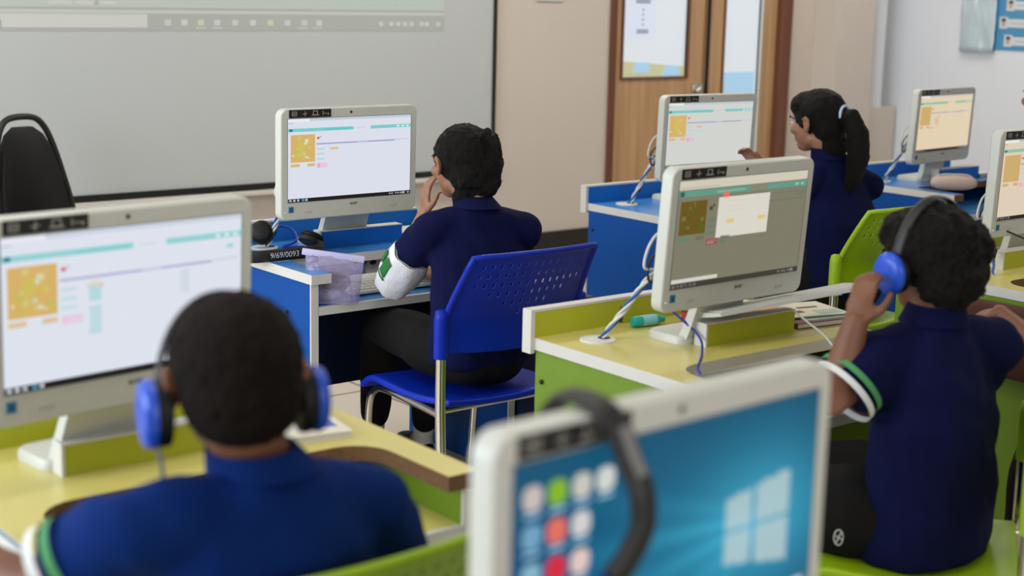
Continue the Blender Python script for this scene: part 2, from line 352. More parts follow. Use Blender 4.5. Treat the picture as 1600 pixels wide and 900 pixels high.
# ------------------------------------------------------------------ desks
TOPZ = .72
def desk(x0, yb, kind, label, grommet=True, bare=False, ny=-.315, by=-.165, rx=.25, D=.56, group=None):
    """x0 = left edge, yb = rear edge (backboard behind it); user sits on the -Y side"""
    W, T = .75, .028
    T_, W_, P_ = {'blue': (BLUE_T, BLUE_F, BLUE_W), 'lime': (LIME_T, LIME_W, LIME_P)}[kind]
    r = thing('computer_desk', label, 'desk', (x0, yb, 0), 0, group)
    edge = CHIP if bare else TRIM
    # worktop: U shape, notch in front with rounded inner corners
    wing = .065; rc = .075 if kind == 'lime' else .02
    poly = [(0, 0), (0, -D), (wing, -D)]
    for k in range(7):
        a = k/6*PI/2; poly.append((wing+rc-rc*math.cos(a), ny-rc+rc*math.sin(a)))
    for k in range(7):
        a = PI/2-k/6*PI/2; poly.append((W-wing-rc+rc*math.cos(a), ny-rc+rc*math.sin(a)))
    poly += [(W-wing, -D), (W, -D), (W, 0)]
    b = MB(); n = len(poly)
    A = [b.bm.verts.new((x, y, TOPZ-T)) for x, y in poly]; B = [b.bm.verts.new((x, y, TOPZ)) for x, y in poly]
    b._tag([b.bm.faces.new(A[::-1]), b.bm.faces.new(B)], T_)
    for i in range(n):
        j = (i+1) % n; f = b.bm.faces.new((A[i], A[j], B[j], B[i])); mm = edge
        if i == 0 or i == n-2: mm = TRIM
        b._tag([f], mm)
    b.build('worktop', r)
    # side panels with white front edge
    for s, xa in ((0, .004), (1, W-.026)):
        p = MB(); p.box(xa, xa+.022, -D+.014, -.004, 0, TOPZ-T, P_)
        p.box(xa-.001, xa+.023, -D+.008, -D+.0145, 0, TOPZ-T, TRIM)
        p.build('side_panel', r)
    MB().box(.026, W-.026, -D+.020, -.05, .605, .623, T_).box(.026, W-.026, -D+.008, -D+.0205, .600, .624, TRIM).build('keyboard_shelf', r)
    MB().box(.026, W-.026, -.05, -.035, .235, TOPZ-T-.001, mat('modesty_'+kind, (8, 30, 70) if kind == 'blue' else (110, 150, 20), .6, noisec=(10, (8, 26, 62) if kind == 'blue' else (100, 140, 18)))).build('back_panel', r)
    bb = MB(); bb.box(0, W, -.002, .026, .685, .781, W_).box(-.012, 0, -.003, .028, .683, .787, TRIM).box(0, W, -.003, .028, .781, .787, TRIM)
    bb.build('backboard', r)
    # small riser block in front of the monitor foot
    rb = MB(); rb.box(rx+.001, rx+.30, by-.037, by-.001, TOPZ, TOPZ+.052, W_).box(rx-.005, rx+.001, by-.038, by, TOPZ, TOPZ+.055, TRIM).box(rx, rx+.30, by-.038, by, TOPZ+.052, TOPZ+.055, TRIM)
    rb.build('riser_block', r)
    cg = MB(); g = [(math.cos(a*2*PI/28)*.042, math.sin(a*2*PI/28)*.042) for a in range(28)]
    cg.prism([(x+.11, y-.10) for x, y in g], TOPZ, TOPZ+.003, WHITEP).prism([(x*.35+.13, y*.35-.10) for x, y in g], TOPZ+.003, TOPZ+.0045, BLACKP)
    if grommet: cg.build('cable_grommet', r, 40)
    for sy, sz in ((-.03, .62), (-.42, .59)): sc = MB(); sc.ell((-.0, sy, sz), (.004, .006, .006), BLACKP); sc.build('screw_cap', r, 60)
    return r
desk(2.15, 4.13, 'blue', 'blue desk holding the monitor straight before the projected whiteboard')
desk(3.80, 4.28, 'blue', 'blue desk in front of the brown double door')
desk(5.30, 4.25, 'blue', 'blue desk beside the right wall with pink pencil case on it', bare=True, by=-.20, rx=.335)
desk(2.19, 2.64, 'lime', 'yellow and green desk in the middle with keyboard leaning on its riser block', ny=-.39, by=-.255, D=.63, rx=.275)
desk(.74, 2.49, 'lime', 'yellow desk at left with bare brown chipboard front edge', grommet=False, bare=True, rx=.17)
desk(3.70, 2.76, 'lime', 'yellow desk cut by the right edge of the picture', bare=True)
desk(.62, 1.26, 'lime', 'yellow desk below the closest monitor, hidden under the frame')

pd = thing('storage_pedestal', 'dark blue storage pedestal beside the blue desk, behind the blue chair', 'cabinet', (2.98, 3.66, 0))
PDM = mat('pedestal_blue', (6, 26, 66), .5, noisec=(12, (5, 22, 58)))
MB().box(-.075, .12, -.22, .24, 0, .58, PDM, bev=.004).build('pedestal_body', pd)
MB().box(-.07, .115, -.236, -.221, .30, .56, PDM, bev=.003).build('drawer', pd)
MB().box(-.07, .115, -.236, -.221, .03, .28, PDM, bev=.003).build('drawer', pd)

# ------------------------------------------------------------------ monitors
SW, SH = .432, .243
def screen_rects(kind):
    """list of (x0,y0,x1,y1,rgb) in 0..1, y down"""
    L = []
    R = lambda x0, y0, x1, y1, c: L.append((x0, y0, x1, y1, c))
    if kind.startswith('page'):
        bg = {'page': (218, 222, 234), 'page2': (208, 210, 206), 'page3': (224, 206, 176), 'page4': (220, 204, 182), 'pagen': (220, 225, 236)}[kind]
        mix = lambda c, k=.55: (lambda k: tuple(int(a*k+b*(1-k)) for a, b in zip(c, bg)))(k*(.75 if kind == 'pagen' else 1))
        warm = kind in ('page3', 'page4')
        R(0, 0, 1, 1, bg); R(0, 0, 1, .03, mix((176, 190, 205), .6)); R(.0, .0, .17, .035, mix((235, 238, 242), .8))
        R(.005, .045, .04, .06, mix((160, 170, 180), .5))
        tl = (90, 196, 190) if not warm else (110, 190, 160)
        R(0, .115, .52, .155, mix(tl, .75)); R(.66, .115, 1, .155, mix(tl, .75)); R(.01, .12, .035, .15, (40, 120, 130)); R(.28, .128, .5, .146, mix(tl, .95))
        for x in (.88, .92, .96): R(x, .127, x+.02, .145, mix((230, 245, 240), .9))
        R(.54, .13, .62, .14, mix((190, 190, 190), .5))
        orr = (214, 176, 104) if not warm else (206, 168, 104)
        R(.02, .19, .21, .52, orr)
        random.seed(3)
        for k in range(26):
            x = .03+random.random()*.15; y = .2+random.random()*.27; s = .008+random.random()*.022
            R(x, y, x+s, y+s*1.5, [mix((200, 200, 90), .9), (176, 190, 90), mix((220, 235, 225), .9), (206, 188, 80)][k % 4] if not warm else mix((190, 170, 110), .9))
        R(.08, .27, .13, .42, (196, 196, 84) if not warm else (196, 170, 112))
        R(.02, .54, .09, .575, mix(orr, .85)); R(.15, .54, .21, .575, mix(orr, .85))
        R(.225, .225, .245, .25, (220, 90, 70) if not warm else (190, 120, 100)); R(.245, .215, .26, .235, mix((160, 160, 170), .5))
        R(.22, .30, .86, .318, mix((150, 146, 200), .8)); R(.86, .295, .98, .312, mix((190, 190, 200), .5)); R(.55, .303, .64, .315, mix((210, 210, 235), .8))
        for y in (.36, .42, .48): R(.225, y, .285, y+.022, mix((170, 210, 216), .7))
        R(.33, .36, .395, .385, mix((230, 176, 90), .8)); R(.225, .54, .31, .60, mix((240, 170, 210), .5)); R(.23, .545, .25, .595, mix((226, 110, 180), .7))
        if kind == 'pagen':
            R(.34, .34, .385, .35, mix((230, 176, 90), .7)); R(.335, .365, .385, .47, mix((140, 208, 210), .7)); R(.335, .50, .385, .69, mix((150, 208, 214), .6)); R(.72, .34, .76, .50, mix((190, 205, 210), .5)); R(.93, .2, .96, .23, mix((90, 196, 190), .6))
        if kind == 'page2': R(.33, .43, .42, .455, mix((170, 215, 220), .7))
        if warm: R(.3, .4, .34, .5, mix((200, 170, 130), .6)); R(.34, .42, .37, .56, mix((206, 180, 140), .6))
        R(0, .957, 1, 1, (24, 22, 24))
        for k, x in enumerate((.01, .04, .07, .135)): R(x, .965, x+.017, .992, (214, 218, 222))
        R(.105, .962, .127, .996, (80, 150, 190))
        for x in (.82, .84, .87, .89, .91): R(x, .972, x+.012, .988, (200, 200, 200))
        R(.925, .966, .955, .994, (190, 190, 190)); R(.975, .97, .99, .99, (210, 210, 210))
    if kind == 'dialog':
        R(0, 0, 1, 1, (124, 122, 102)); R(0, 0, 1, .085, (206, 200, 182)); R(.01, .06, .3, .075, (190, 184, 168))
        R(0, .095, 1, .15, (96, 152, 132)); R(.54, .095, .68, .15, (130, 132, 112)); R(.01, .1, .04, .145, (40, 92, 86)); R(.28, .115, .5, .135, (120, 176, 158)); R(.9, .112, .93, .135, (150, 190, 170)); R(.95, .112, .97, .135, (150, 190, 170))
        R(.02, .19, .215, .50, (104, 84, 26)); random.seed(5)
        for k in range(20):
            x = .03+random.random()*.15; y = .2+random.random()*.27; s = .008+random.random()*.022
            R(x, y, x+s, y+s*1.5, [(90, 86, 30), (86, 96, 30), (116, 110, 70)][k % 3])
        R(.02, .52, .10, .56, (96, 130, 106)); R(.15, .52, .21, .56, (112, 108, 92)); R(.235, .255, .26, .29, (70, 66, 60)); R(.26, .235, .275, .26, (110, 60, 44))
        for y in (.37, .43, .49): R(.23, y, .29, y+.028, (104, 122, 106))
        R(.23, .56, .32, .62, (150, 84, 84)); R(.24, .575, .31, .583, (220, 200, 190)); R(.24, .595, .29, .603, (220, 200, 190)); R(.34, .545, .41, .565, (70, 70, 68)); R(.34, .58, .39, .61, (100, 120, 104))
        R(.69, .19, .98, .195, (110, 108, 92)); R(.92, .19, .975, .23, (96, 120, 110)); R(.93, .198, .965, .222, (124, 122, 102)); R(.69, .26, .98, .268, (110, 108, 92))
        R(.30, .18, .70, .56, (216, 212, 200)); R(.33, .14, .375, .20, (232, 108, 88)); R(.345, .12, .36, .15, (232, 108, 88))
        R(.37, .22, .62, .228, (202, 198, 186)); R(.37, .27, .55, .277, (202, 198, 186)); R(.37, .31, .52, .317, (204, 200, 190))
        R(.37, .39, .43, .43, (226, 184, 74)); R(.62, .39, .68, .43, (226, 184, 74)); R(.37, .5, .46, .507, (206, 202, 192))
        R(0, .91, .345, .945, (206, 204, 196)); R(0, .952, 1, 1, (62, 56, 50))
        for k, x in enumerate((.01, .04, .07, .10, .135, .165)): R(x, .96, x+.02, .99, (196, 196, 184) if k != 3 else (110, 150, 160))
        for x in (.83, .86, .88, .91): R(x, .968, x+.015, .986, (160, 158, 150))
        R(.93, .962, .96, .99, (170, 168, 160))
    return L
def wallpaper_mesh(name, parent, Mx):
    NX, NZ = 128, 72; me = bpy.data.meshes.new(name); vs = []; fs = []; cols = []
    def colf(u, v):
        c = V((.0, .12, .24))*(.45+.55*(1-abs(v-.6)))
        c = c.lerp(V((.0, .035, .16)), max(0, .8-u*2.1)*max(0, min(1, v*1.4)))
        gx, gy = u-.80, v-.50; d = math.hypot(gx*1.2, gy)
        c = c + V((.03, .22, .28))*math.exp(-(d/.30)**2)
        ang = (v-.50)/(abs(u-.80)+.04)
        for a0, wd, st in ((-.10, .10, .9), (.28, .12, .7), (.75, .2, .5), (-.45, .12, .35), (1.3, .3, .4)):
            if u < .80: c = c + V((.02, .18, .22))*st*math.exp(-((ang-a0)/wd)**2)*max(0, 1-abs(u-.8)/.75)
        c = c*(1-.35*max(0, u-.88)*8*.3)
        # the four lit panes, in perspective
        for (x0, x1) in ((.665, .765), (.775, .905)):
            if x0 < u < x1:
                k = (u-.665)/.24; top = .385-.065*k; bot = .665+.075*k; mid = .525
                if top < v < bot and abs(v-mid) > .006: c = c.lerp(V((.50, .62, .62)), .72)
        return c
    for j in range(NZ+1):
        for i in range(NX+1):
            vs.append(((i/NX-.5)*SW, 0, (.5-j/NZ)*SH)); cols.append(colf(i/NX, j/NZ))
    for j in range(NZ):
        for i in range(NX):
            a = j*(NX+1)+i; fs.append((a, a+NX+1, a+NX+2, a+1))
    me.from_pydata(vs, [], fs); ca = me.color_attributes.new('picture', 'FLOAT_COLOR', 'POINT')
    for k, c in enumerate(cols): ca.data[k].color = (c.x, c.y, c.z, 1)
    m_ = bpy.data.materials.new('wallpaper_picture'); m_.use_nodes = True; nt = m_.node_tree; p = nt.nodes['Principled BSDF']
    at = nt.nodes.new('ShaderNodeVertexColor'); at.layer_name = 'picture'
    p.inputs['Base Color'].default_value = (.01, .01, .01, 1); p.inputs['Roughness'].default_value = .5; p.inputs['Specular IOR Level'].default_value = .15
    nt.links.new(at.outputs[0], p.inputs['Emission Color']); p.inputs['Emission Strength'].default_value = 1
    me.materials.append(m_); me.transform(Mx); o = bpy.data.objects.new(name, me); COL.objects.link(o); o.parent = parent
    return o
def monitor(x, y, zc, yaw, tilt, kind, label, base=TOPZ, fy=.07, fx=.0):
    r = thing('all_in_one_computer', label, 'computer', (x, y, base), yaw, None)
    T = Matrix.Translation((0, 0, zc-base)) @ Matrix.Rotation(-tilt, 4, 'X')
    BW, BH = .479, .326; oz = -.0125    # housing centre relative to the screen centre
    def outline(ins, yy, rad): return [(a, yy, b) for a, b in rrect(BW-2*ins, BH-2*ins, max(.004, rad-ins), 0, oz)]
    hb = MB(); hb.loft([outline(.004, 0, .024), outline(.0012, .0018, .024), outline(0, .006, .024), outline(0, .030, .024), outline(.006, .036, .024), outline(.05, .048, .05), outline(.08, .050, .05)], BEZEL)
    hb.build('housing', r, 30, T)
    if kind == 'wallpaper':
        scr = wallpaper_mesh('screen', r, T @ Matrix.Translation((0, -.0012, 0)))
        ic = MB(); random.seed(4)
        cl = [[(196, 186, 180), (130, 180, 40), (196, 196, 186), (206, 210, 204)], [(110, 160, 190), (226, 110, 96), (206, 206, 206)], [(130, 176, 196), (214, 40, 60), (224, 196, 190)], [(150, 190, 214), (196, 206, 214), (200, 200, 200)], [(80, 150, 200), (90, 170, 190), (190, 200, 210)]]
        for rr, row in enumerate(cl):
            for cc, c in enumerate(row):
                cx = -.5*SW+.022+.0305*cc; cz = .5*SH-.034-.0365*rr
                ic.prism([(a, b) for a, b in rrect(.0235, .0235, .008, cx, cz, 3)], -.0020, -.0016, glow(c), 'Y')
                ic.box(cx-.010, cx+.010, -.0020, -.0016, cz-.018, cz-.0145, glow((150, 190, 214)))
        ic.box(SW/2-.03, SW/2-.012, -.0020, -.0016, -SH/2+.02, -SH/2+.038, glow((206, 210, 206)))
        ic.build('desktop_icons', scr, None, T)
    else:
        sb = MB()
        for k, (x0, y0, x1, y1, c) in enumerate(screen_rects(kind)):
            e = -.0006-.00012*min(k, 12)
            sb.box((x0-.5)*SW, (x1-.5)*SW, e-.0001, e, (.5-y1)*SH, (.5-y0)*SH, glow(tuple(int(v) for v in c)))
        sb.build('screen', r, None, T)
    db = MB()   # thin dark seal around the screen
    for a in ((-SW/2-.0012, SW/2+.0012, SH/2, SH/2+.0012), (-SW/2-.0012, SW/2+.0012, -SH/2-.0012, -SH/2), (-SW/2-.0012, -SW/2, -SH/2, SH/2), (SW/2, SW/2+.0012, -SH/2, SH/2)):
        db.box(a[0], a[1], -.0008, 0, a[2], a[3], mat('screen_seal', (90, 90, 84), .6))
    db.build('screen_seal', r, None, T)
    st = MB(); st.box(-.212, -.070, -.0012, 0, .1245, .1475, BLACKP)
    WI = mat('sticker_print', (150, 150, 142), .6)
    st.build('icon_sticker', r, None, T)
    ik = MB()
    for (a, b_, c, d) in ((-.203, -.186, .141, .143), (-.203, -.186, .130, .132), (-.203, -.201, .130, .143), (-.188, -.186, .130, .143), (-.199, -.190, .135, .1375),
                          (-.167, -.160, .134, .136), (-.160, -.158, .129, .143), (-.156, -.152, .135, .137),
                          (-.132, -.116, .142, .144), (-.132, -.130, .134, .144), (-.118, -.116, .134, .144), (-.136, -.112, .130, .133),
                          (-.099, -.097, .130, .142), (-.094, -.086, .134, .136), (-.083, -.078, .131, .136)):
        ik.box(a, b_, -.0018, -.0012, c, d, WI)
    ik.build('sticker_icons', r, None, T)
    cm = MB(); cm.prism([(.004*math.cos(a*PI/8), .136+.004*math.sin(a*PI/8)) for a in range(16)], -.001, 0, BLACKP, 'Y'); cm.build('webcam', r, None, T)
    bs = MB(); bs.box(-.213, -.196, -.001, 0, -.152, -.134, mat('blue_sticker', (40, 120, 160), .5)); bs.box(-.208, -.201, -.0015, -.001, -.148, -.138, mat('blue_sticker_print', (20, 70, 120), .5)); bs.build('blue_sticker', r, None, T)
    pl = MB(); pl.ell((-.226, -.0005, -.150), (.0017, .001, .0017), glow((230, 235, 235))); pl.build('power_light', r, None, T)
    sp = MB()
    for sx in (-.145, .155):
        for k in range(4): sp.box(sx-.012+.007*k, sx-.010+.007*k, -.0006, 0, -.158, -.150, mat('grille', (160, 160, 152), .6))
    sp.build('speaker_grille', r, None, T)
    text_mesh('acer', .016, mat('logo_grey', (92, 92, 86), .4, metal=.3), 'brand_logo', r, T @ Matrix.Translation((.012, -.0006, -.1365)) @ FACE, .0003, .0)
    # foot: neck behind the chin and rounded base plate
    nk = MB(); zb = zc-base-.15
    nk.loft([[(sx*.075+fx*.3, yy, z) for sx, yy, z in ((-1, .022, zb+.05), (1, .022, zb+.05), (1, .042, zb+.05), (-1, .042, zb+.05))],
             [(sx*.082+fx, yy, z) for sx, yy, z in ((-1, fy-.005, .035), (1, fy-.005, .035), (1, fy+.02, .035), (-1, fy+.02, .035))],
             [(sx*.085+fx, yy, z) for sx, yy, z in ((-1, fy+.004, .008), (1, fy+.004, .008), (1, fy+.03, .008), (-1, fy+.03, .008))]], BEZEL)
    nk.build('stand_neck', r)
    bp = MB(); n_ = [(a+fx, b) for a, b in rrect(.20, .125, .03, 0, fy+.0625)]
    bp.loft([[(a, b, 0) for a, b in n_], [(a, b, .012) for a, b in n_], [(fx+(a-fx)*.96, fy+.0625+(b-fy-.0625)*.93, .018) for a, b in n_]], BEZEL); bp.build('stand_base', r, 40)
    return r
monitor(2.425, 3.80, 1.013, .007, -.013, 'page', 'white all-in-one computer on the blue desk under the projected whiteboard image', fy=.17, fx=.08)
monitor(4.186, 4.026, .990, -.058, -.035, 'page2', 'white all-in-one computer in front of the brown door, its lower right corner overlapped', fy=.10)
monitor(2.527, 2.319, .996, .026, -.07, 'dialog', 'white all-in-one computer with greyed page and white pop-up box on screen', fy=.072)
monitor(1.003, 2.23, 1.015, .113, -.037, 'pagen', 'white all-in-one computer cropped at left, behind the large dark head of the closest boy', fy=.10)
monitor(1.007, .988, .990, .052, 0.0, 'wallpaper', 'white all-in-one computer closest to the camera showing a blue desktop with icons')
monitor(5.646, 4.011, .981, .09, -.04, 'page3', 'small far white all-in-one computer with peach tinted page near the right wall', fy=.045)
monitor(4.172, 2.597, .985, .0, -.03, 'page4', 'white all-in-one computer cropped by the right edge of the picture', fy=.05)

# ------------------------------------------------------------------ chairs
def chair(mt, label, x, y, rz):
    r = thing('perforated_chair', label, 'chair', (x, y, 0), rz)
    # backrest shell with slots cut through
    us = [-1, -.93]; cols = 14; pit = 1.72/cols; slot_u = []
    for c in range(cols):
        u0 = -.86+pit*(c+.5)-.017; us += [u0, u0+.034]; slot_u.append(len(us)-2)
    us += [.93, 1]
    vs = [0, .10, .2, .3]; rows = 6; slot_v = []
    for q_ in range(rows):
        v0 = .36+.1*q_; vs += [v0, v0+.048]; slot_v.append(len(vs)-2)
    vs += [.96, 1.0]
    allow = {5: 14, 4: 14, 3: 14, 2: 11, 1: 7, 0: 3}
    bm_ = MB(); bm_.mi(mt); G = []
    for v in vs:
        row = []
        for u in us:
            hw = .228-.022*max(0, v-.35)/.65
            z = .580+.262*v-.012*(1-u*u)*(1-v)+.003*(1-u*u)*v
            yy = -.205-.095*max(0, v-.30)**1.2/.65-.03*(1-u*u)
            row.append(bm_.bm.verts.new((u*hw, yy, z)))
        G.append(row)
    for j in range(len(vs)-1):
        for i in range(len(us)-1):
            if i in slot_u and j in slot_v:
                c = slot_u.index(i); q_ = slot_v.index(j)
                if abs(c-6.5)*2 < allow[q_]: continue
            bm_.bm.faces.new((G[j][i], G[j][i+1], G[j+1][i+1], G[j+1][i]))
    bk = bm_.build('backrest', r, 40); so = bk.modifiers.new('thick', 'SOLIDIFY'); so.thickness = .003; so.offset = 0; bake(bk, 30)
    rim = MB(); path = []
    def bp_(u, v):
        hw = .228-.022*max(0, v-.35)/.65
        return (u*hw, -.205-.095*max(0, v-.30)**1.2/.65-.03*(1-u*u), .580+.262*v-.012*(1-u*u)*(1-v)+.003*(1-u*u)*v)
    path = [bp_(-1, v/10) for v in range(3, 11)]+[bp_(u/10, 1) for u in range(-9, 10)]+[bp_(1, v/10) for v in range(10, 2, -1)]
    rim.tube(path, .0085, mt, n=8); rim.build('backrest_rim', r, 60)
    for s in (-1, 1):
        MB().tube([(s*.238, -.205, .565), (s*.238, -.205, .67), (s*.238, -.206, .69), (s*.238, -.206, .695)], [.0195, .0195, .017, .010], mt, n=14).build('post_sleeve', r, 50)
    # seat shell
    se = MB(); se.mi(mt); N = 14; H = []
    for j in range(N+1):
        v = j/N; row = []
        for i in range(N+1):
            u = i/N*2-1; hw = .215-.03*max(0, .25-v)/.25*.5
            z = .438-.020*math.sin(min(1, v*1.15)*PI)*(1-.5*u*u)+.010*u*u-.055*max(0, v-.82)**2/.0324*.7-.006
            row.append(se.bm.verts.new((u*hw, -.20+.44*v-.02*u*u*(1 if v > .5 else -.3), z)))
        H.append(row)
    for j in range(N):
        for i in range(N): se.bm.faces.new((H[j][i], H[j][i+1], H[j+1][i+1], H[j+1][i]))
    s_ = se.build('seat', r, 180); so = s_.modifiers.new('thick', 'SOLIDIFY'); so.thickness = .018; so.offset = -1
    bv = s_.modifiers.new('soft', 'BEVEL'); bv.width = .005; bv.segments = 2
    for s in (-1, 1):
        MB().tube([(s*.238, -.205, .567), (s*.238, -.206, .42), (s*.236, -.215, .15), (s*.232, -.225, 0)], .0135, CHROME, n=12, flat=(1, 1.15)).build('rear_leg', r, 60)
        MB().tube(crom([(s*.232, -.205, .405), (s*.215, -.08, .405), (s*.20, .10, .405), (s*.195, .165, .392), (s*.192, .20, .345), (s*.19, .212, .22), (s*.186, .225, 0)], 5), .0105, CHROME, n=12).build('front_leg', r, 60)
    MB().tube([(-.20, .02, .402), (.20, .02, .402)], .009, CHROME).tube([(-.22, -.15, .402), (.22, -.15, .402)], .009, CHROME).build('seat_crossbar', r, 60)
    return r
chair(BLUE_C, 'blue plastic chair with perforated back and chrome legs', 2.495, 3.305, 0)
chair(LIME_C, 'lime green perforated chair behind the girl with the ponytail', 4.08, 3.31, .0)
chair(LIME_C, 'lime green chair under the child at right in blue headphones, mostly seen as seat', 2.46, 1.74, math.radians(34))
chair(LIME_C, 'lime green chair at the bottom edge, behind the closest boy', .925, 1.735, 0)

# black stacking chair by the whiteboard
bc = thing('banquet_chair', 'black padded chair with tubular frame and rounded back before the whiteboard', 'chair', (2.27, 5.45, 0), math.radians(200))
arch = [(-.185, 0, .62), (-.165, 0, .75), (-.135, 0, .88), (-.10, 0, .955), (-.05, 0, .985), (.05, 0, .985), (.10, 0, .955), (.135, 0, .88), (.165, 0, .75), (.185, 0, .62)]
sl = lambda p: (p[0], p[1]-.22-(p[2]-.45)*.18, p[2])
MB().tube(crom([sl(p) for p in [(-.19, .03, 0), (-.195, .01, .3)]+arch+[(.195, .01, .3), (.19, .03, 0)]], 5), .0125, BLACKM, n=10).build('back_frame', bc, 60)
pad = []
for d in (-.022, -.014, .014, .022):
    k = .93 if abs(d) > .02 else 1
    o_ = [(-.172, .5), (-.165, .62), (-.148, .75), (-.12, .86), (-.085, .92), (-.04, .95), (.04, .95), (.085, .92), (.12, .86), (.148, .75), (.165, .62), (.172, .5)]
    pad.append([V(sl((a*k, 0, .72+(z-.72)*k))) + V((0, d, 0)) for a, z in o_])
MB().loft(pad, BLACKL).build('back_cushion', bc, 40)
pip = MB(); pip.tube(crom([V(sl((a*.62, 0, .70+(z-.72)*.72)))+V((0, -.026, 0)) for a, z in o_], 3), .004, BLACKP); pip.build('cushion_seam', bc, 60)
MB().box(-.2, .2, -.21, .2, .43, .485, BLACKL, bev=.02, seg=3).build('seat', bc, 50)
for sx in (-1, 1):
    MB().tube([(sx*.18, .17, .43), (sx*.19, .2, 0)], .0125, BLACKM).build('front_leg', bc, 60)

# ------------------------------------------------------------------ cables, headphones and desk clutter
CAB_W = mat('white_cable', (200, 200, 196), .5); CAB_B = mat('blue_cable', (36, 84, 150), .5); CAB_K = mat('black_cable', (20, 18, 18), .5)
def bundle(p0, p1, p2, label, k=0):
    """white and blue cables leaving a grommet and plugged in behind a computer"""
    r = thing('cable_bundle', label, 'cable', p0)
    P0 = V((0, 0, 0)); P1 = V(p1)-V(p0); P2 = V(p2)-V(p0)
    pts = crom([P0, P0.lerp(P1, .33), P0.lerp(P1, .7), P1, P1.lerp(P2, .5)+V((0, 0, .02)), P2], 8)
    for q_, (mm, rr, off) in enumerate(((CAB_W, .0042, 0), (CAB_B, .0034, 2.1), (CAB_W, .0034, 4.2))):
        pp = [p + V((math.cos(off+i*.55), math.sin(off+i*.55), 0))*.0055*(1 if i else .5) for i, p in enumerate(pts)]
        MB().tube(pp, rr, mm, n=7).build(('white_cable', 'blue_cable', 'white_cable')[q_], r, 60)
    lp = [P1, P1+V((-.035, 0, .01)), P1+V((-.02, .0, .06)), P1+V((.02, 0, .085)), P2+V((.0, 0, .03))]
    MB().tube(crom(lp, 6), .0035, CAB_W, n=7).build('white_cable', r, 60)
    kk = [P1+V((.03, .01, .02)), P1+V((.0, 0, -.025)), P1+V((-.02, 0, -.02)), P1+V((-.018, 0, .02)), P1+V((.03, .01, .05))]
    MB().tube(crom(kk, 6), .003, CAB_K, n=7).build('black_cable', r, 60)
    tb = P0.lerp(P1, .30)
    MB().tube([tb+V((.0, -.004, -.01)), tb+V((.012, -.004, .025))], .007, CAB_K, n=8).build('cable_clip', r, 60)
    return r
bundle((2.315, 2.54, .724), (2.36, 2.42, .90), (2.42, 2.38, .93), 'white and blue cables rising from the grommet of the middle yellow desk')
bundle((3.93, 4.18, .724), (3.99, 4.12, .90), (4.06, 4.08, .95), 'white and blue cables rising from the blue desk by the door')
bundle((5.43, 4.15, .724), (5.47, 4.08, .88), (5.53, 4.06, .93), 'white and blue cables behind the small far computer near the right wall')
bundle((2.27, 4.03, .724), (2.30, 3.97, .88), (2.34, 3.88, .92), 'blue and white cables behind the computer under the whiteboard')
bundle((3.85, 2.52, .724), (3.98, 2.66, .86), (4.05, 2.66, .93), 'white cables left of the computer cut by the right edge')
def cable(pts, rr, mm, label):
    o = MB().tube(crom(pts, 10), rr, mm, n=7).build('cable', None, 60); return tag(o, label, 'cable')
cable([(2.40, 2.46, .83), (2.43, 2.42, .79), (2.45, 2.36, .745), (2.40, 2.30, .7245), (2.33, 2.24, .7245), (2.285, 2.20, .7245), (2.272, 2.180, .722), (2.270, 2.170, .70), (2.275, 2.16, .64)], .0028, DARKB, 'thin dark blue headphone cable crossing the middle yellow desk')
cable([(2.70, 2.30, .79), (2.71, 2.26, .765), (2.70, 2.2, .745), (2.67, 2.14, .72), (2.62, 2.12, .70), (2.56, 2.11, .66)], .0025, CAB_W, 'thin white keyboard cable hanging over front edge of middle desk')
cable([(.55, 2.28, .93), (.60, 2.20, .87), (.66, 2.08, .80), (.72, 1.94, .735), (.75, 1.87, .7), (.77, 1.80, .66)], .003, mat('pale_blue_cable', (120, 140, 165), .5), 'thin pale blue cable hanging in front of the yellow desk at left')
cable([(4.02, 2.66, .84), (4.03, 2.50, .80), (4.10, 2.42, .755), (4.18, 2.36, .728), (4.26, 2.30, .7235)], .003, CAB_K, 'thin black cable drooping before the computer at right edge')

def headphones(label, cups, top, blue=True, text=None, ribbon=.011, mid=None, cupn=None, rc=.036, bandw=2.2):
    """cups: two centres; top: crown point of the band; cupn: outward normals"""
    c0, c1 = V(cups[0]), V(cups[1]); t = V(top); base = (c0+c1)/2
    r = thing('headphones', label, 'headphones', base)
    a = c0-base; b = c1-base; t = t-base
    up = t.normalized(); pts = []
    for k in range(25):
        th = PI*k/24; pts.append(a*math.cos(th)*1.04 + t*math.sin(th) if th <= PI/2 else b*(-math.cos(th))*1.04 + t*math.sin(th))
    fw = (a.cross(t)).normalized()
    MB().tube(pts, .0052, BLACKP, n=12, flat=(.8, bandw), up=(pts[0]-V((0, 0, 0))).normalized()).build('headband', r, 60)
    for i, c in enumerate((a, b)):
        n = V(cupn[i]).normalized() if cupn else (c if i == 0 else c).normalized()
        q_ = n.to_track_quat('Z', 'Y').to_matrix()
        cb = MB()
        def ring(rad, h): return [c + q_ @ V((math.cos(g*2*PI/24)*rad, math.sin(g*2*PI/24)*rad*1.12, h)) for g in range(24)]
        cb.loft([ring(rc*.8, .006), ring(rc, .009), ring(rc*1.02, .016), ring(rc*.92, .023), ring(rc*.55, .026)], HPBLUE if blue else BLACKP); cp = cb.build('ear_cup', r, 50)
        eb = MB(); eb.loft([ring(rc*.7, -.011), ring(rc*.98, -.008), ring(rc*1.02, .0), ring(rc*.95, .008)], BLACKL); eb.build('ear_pad', r, 60)
    return r

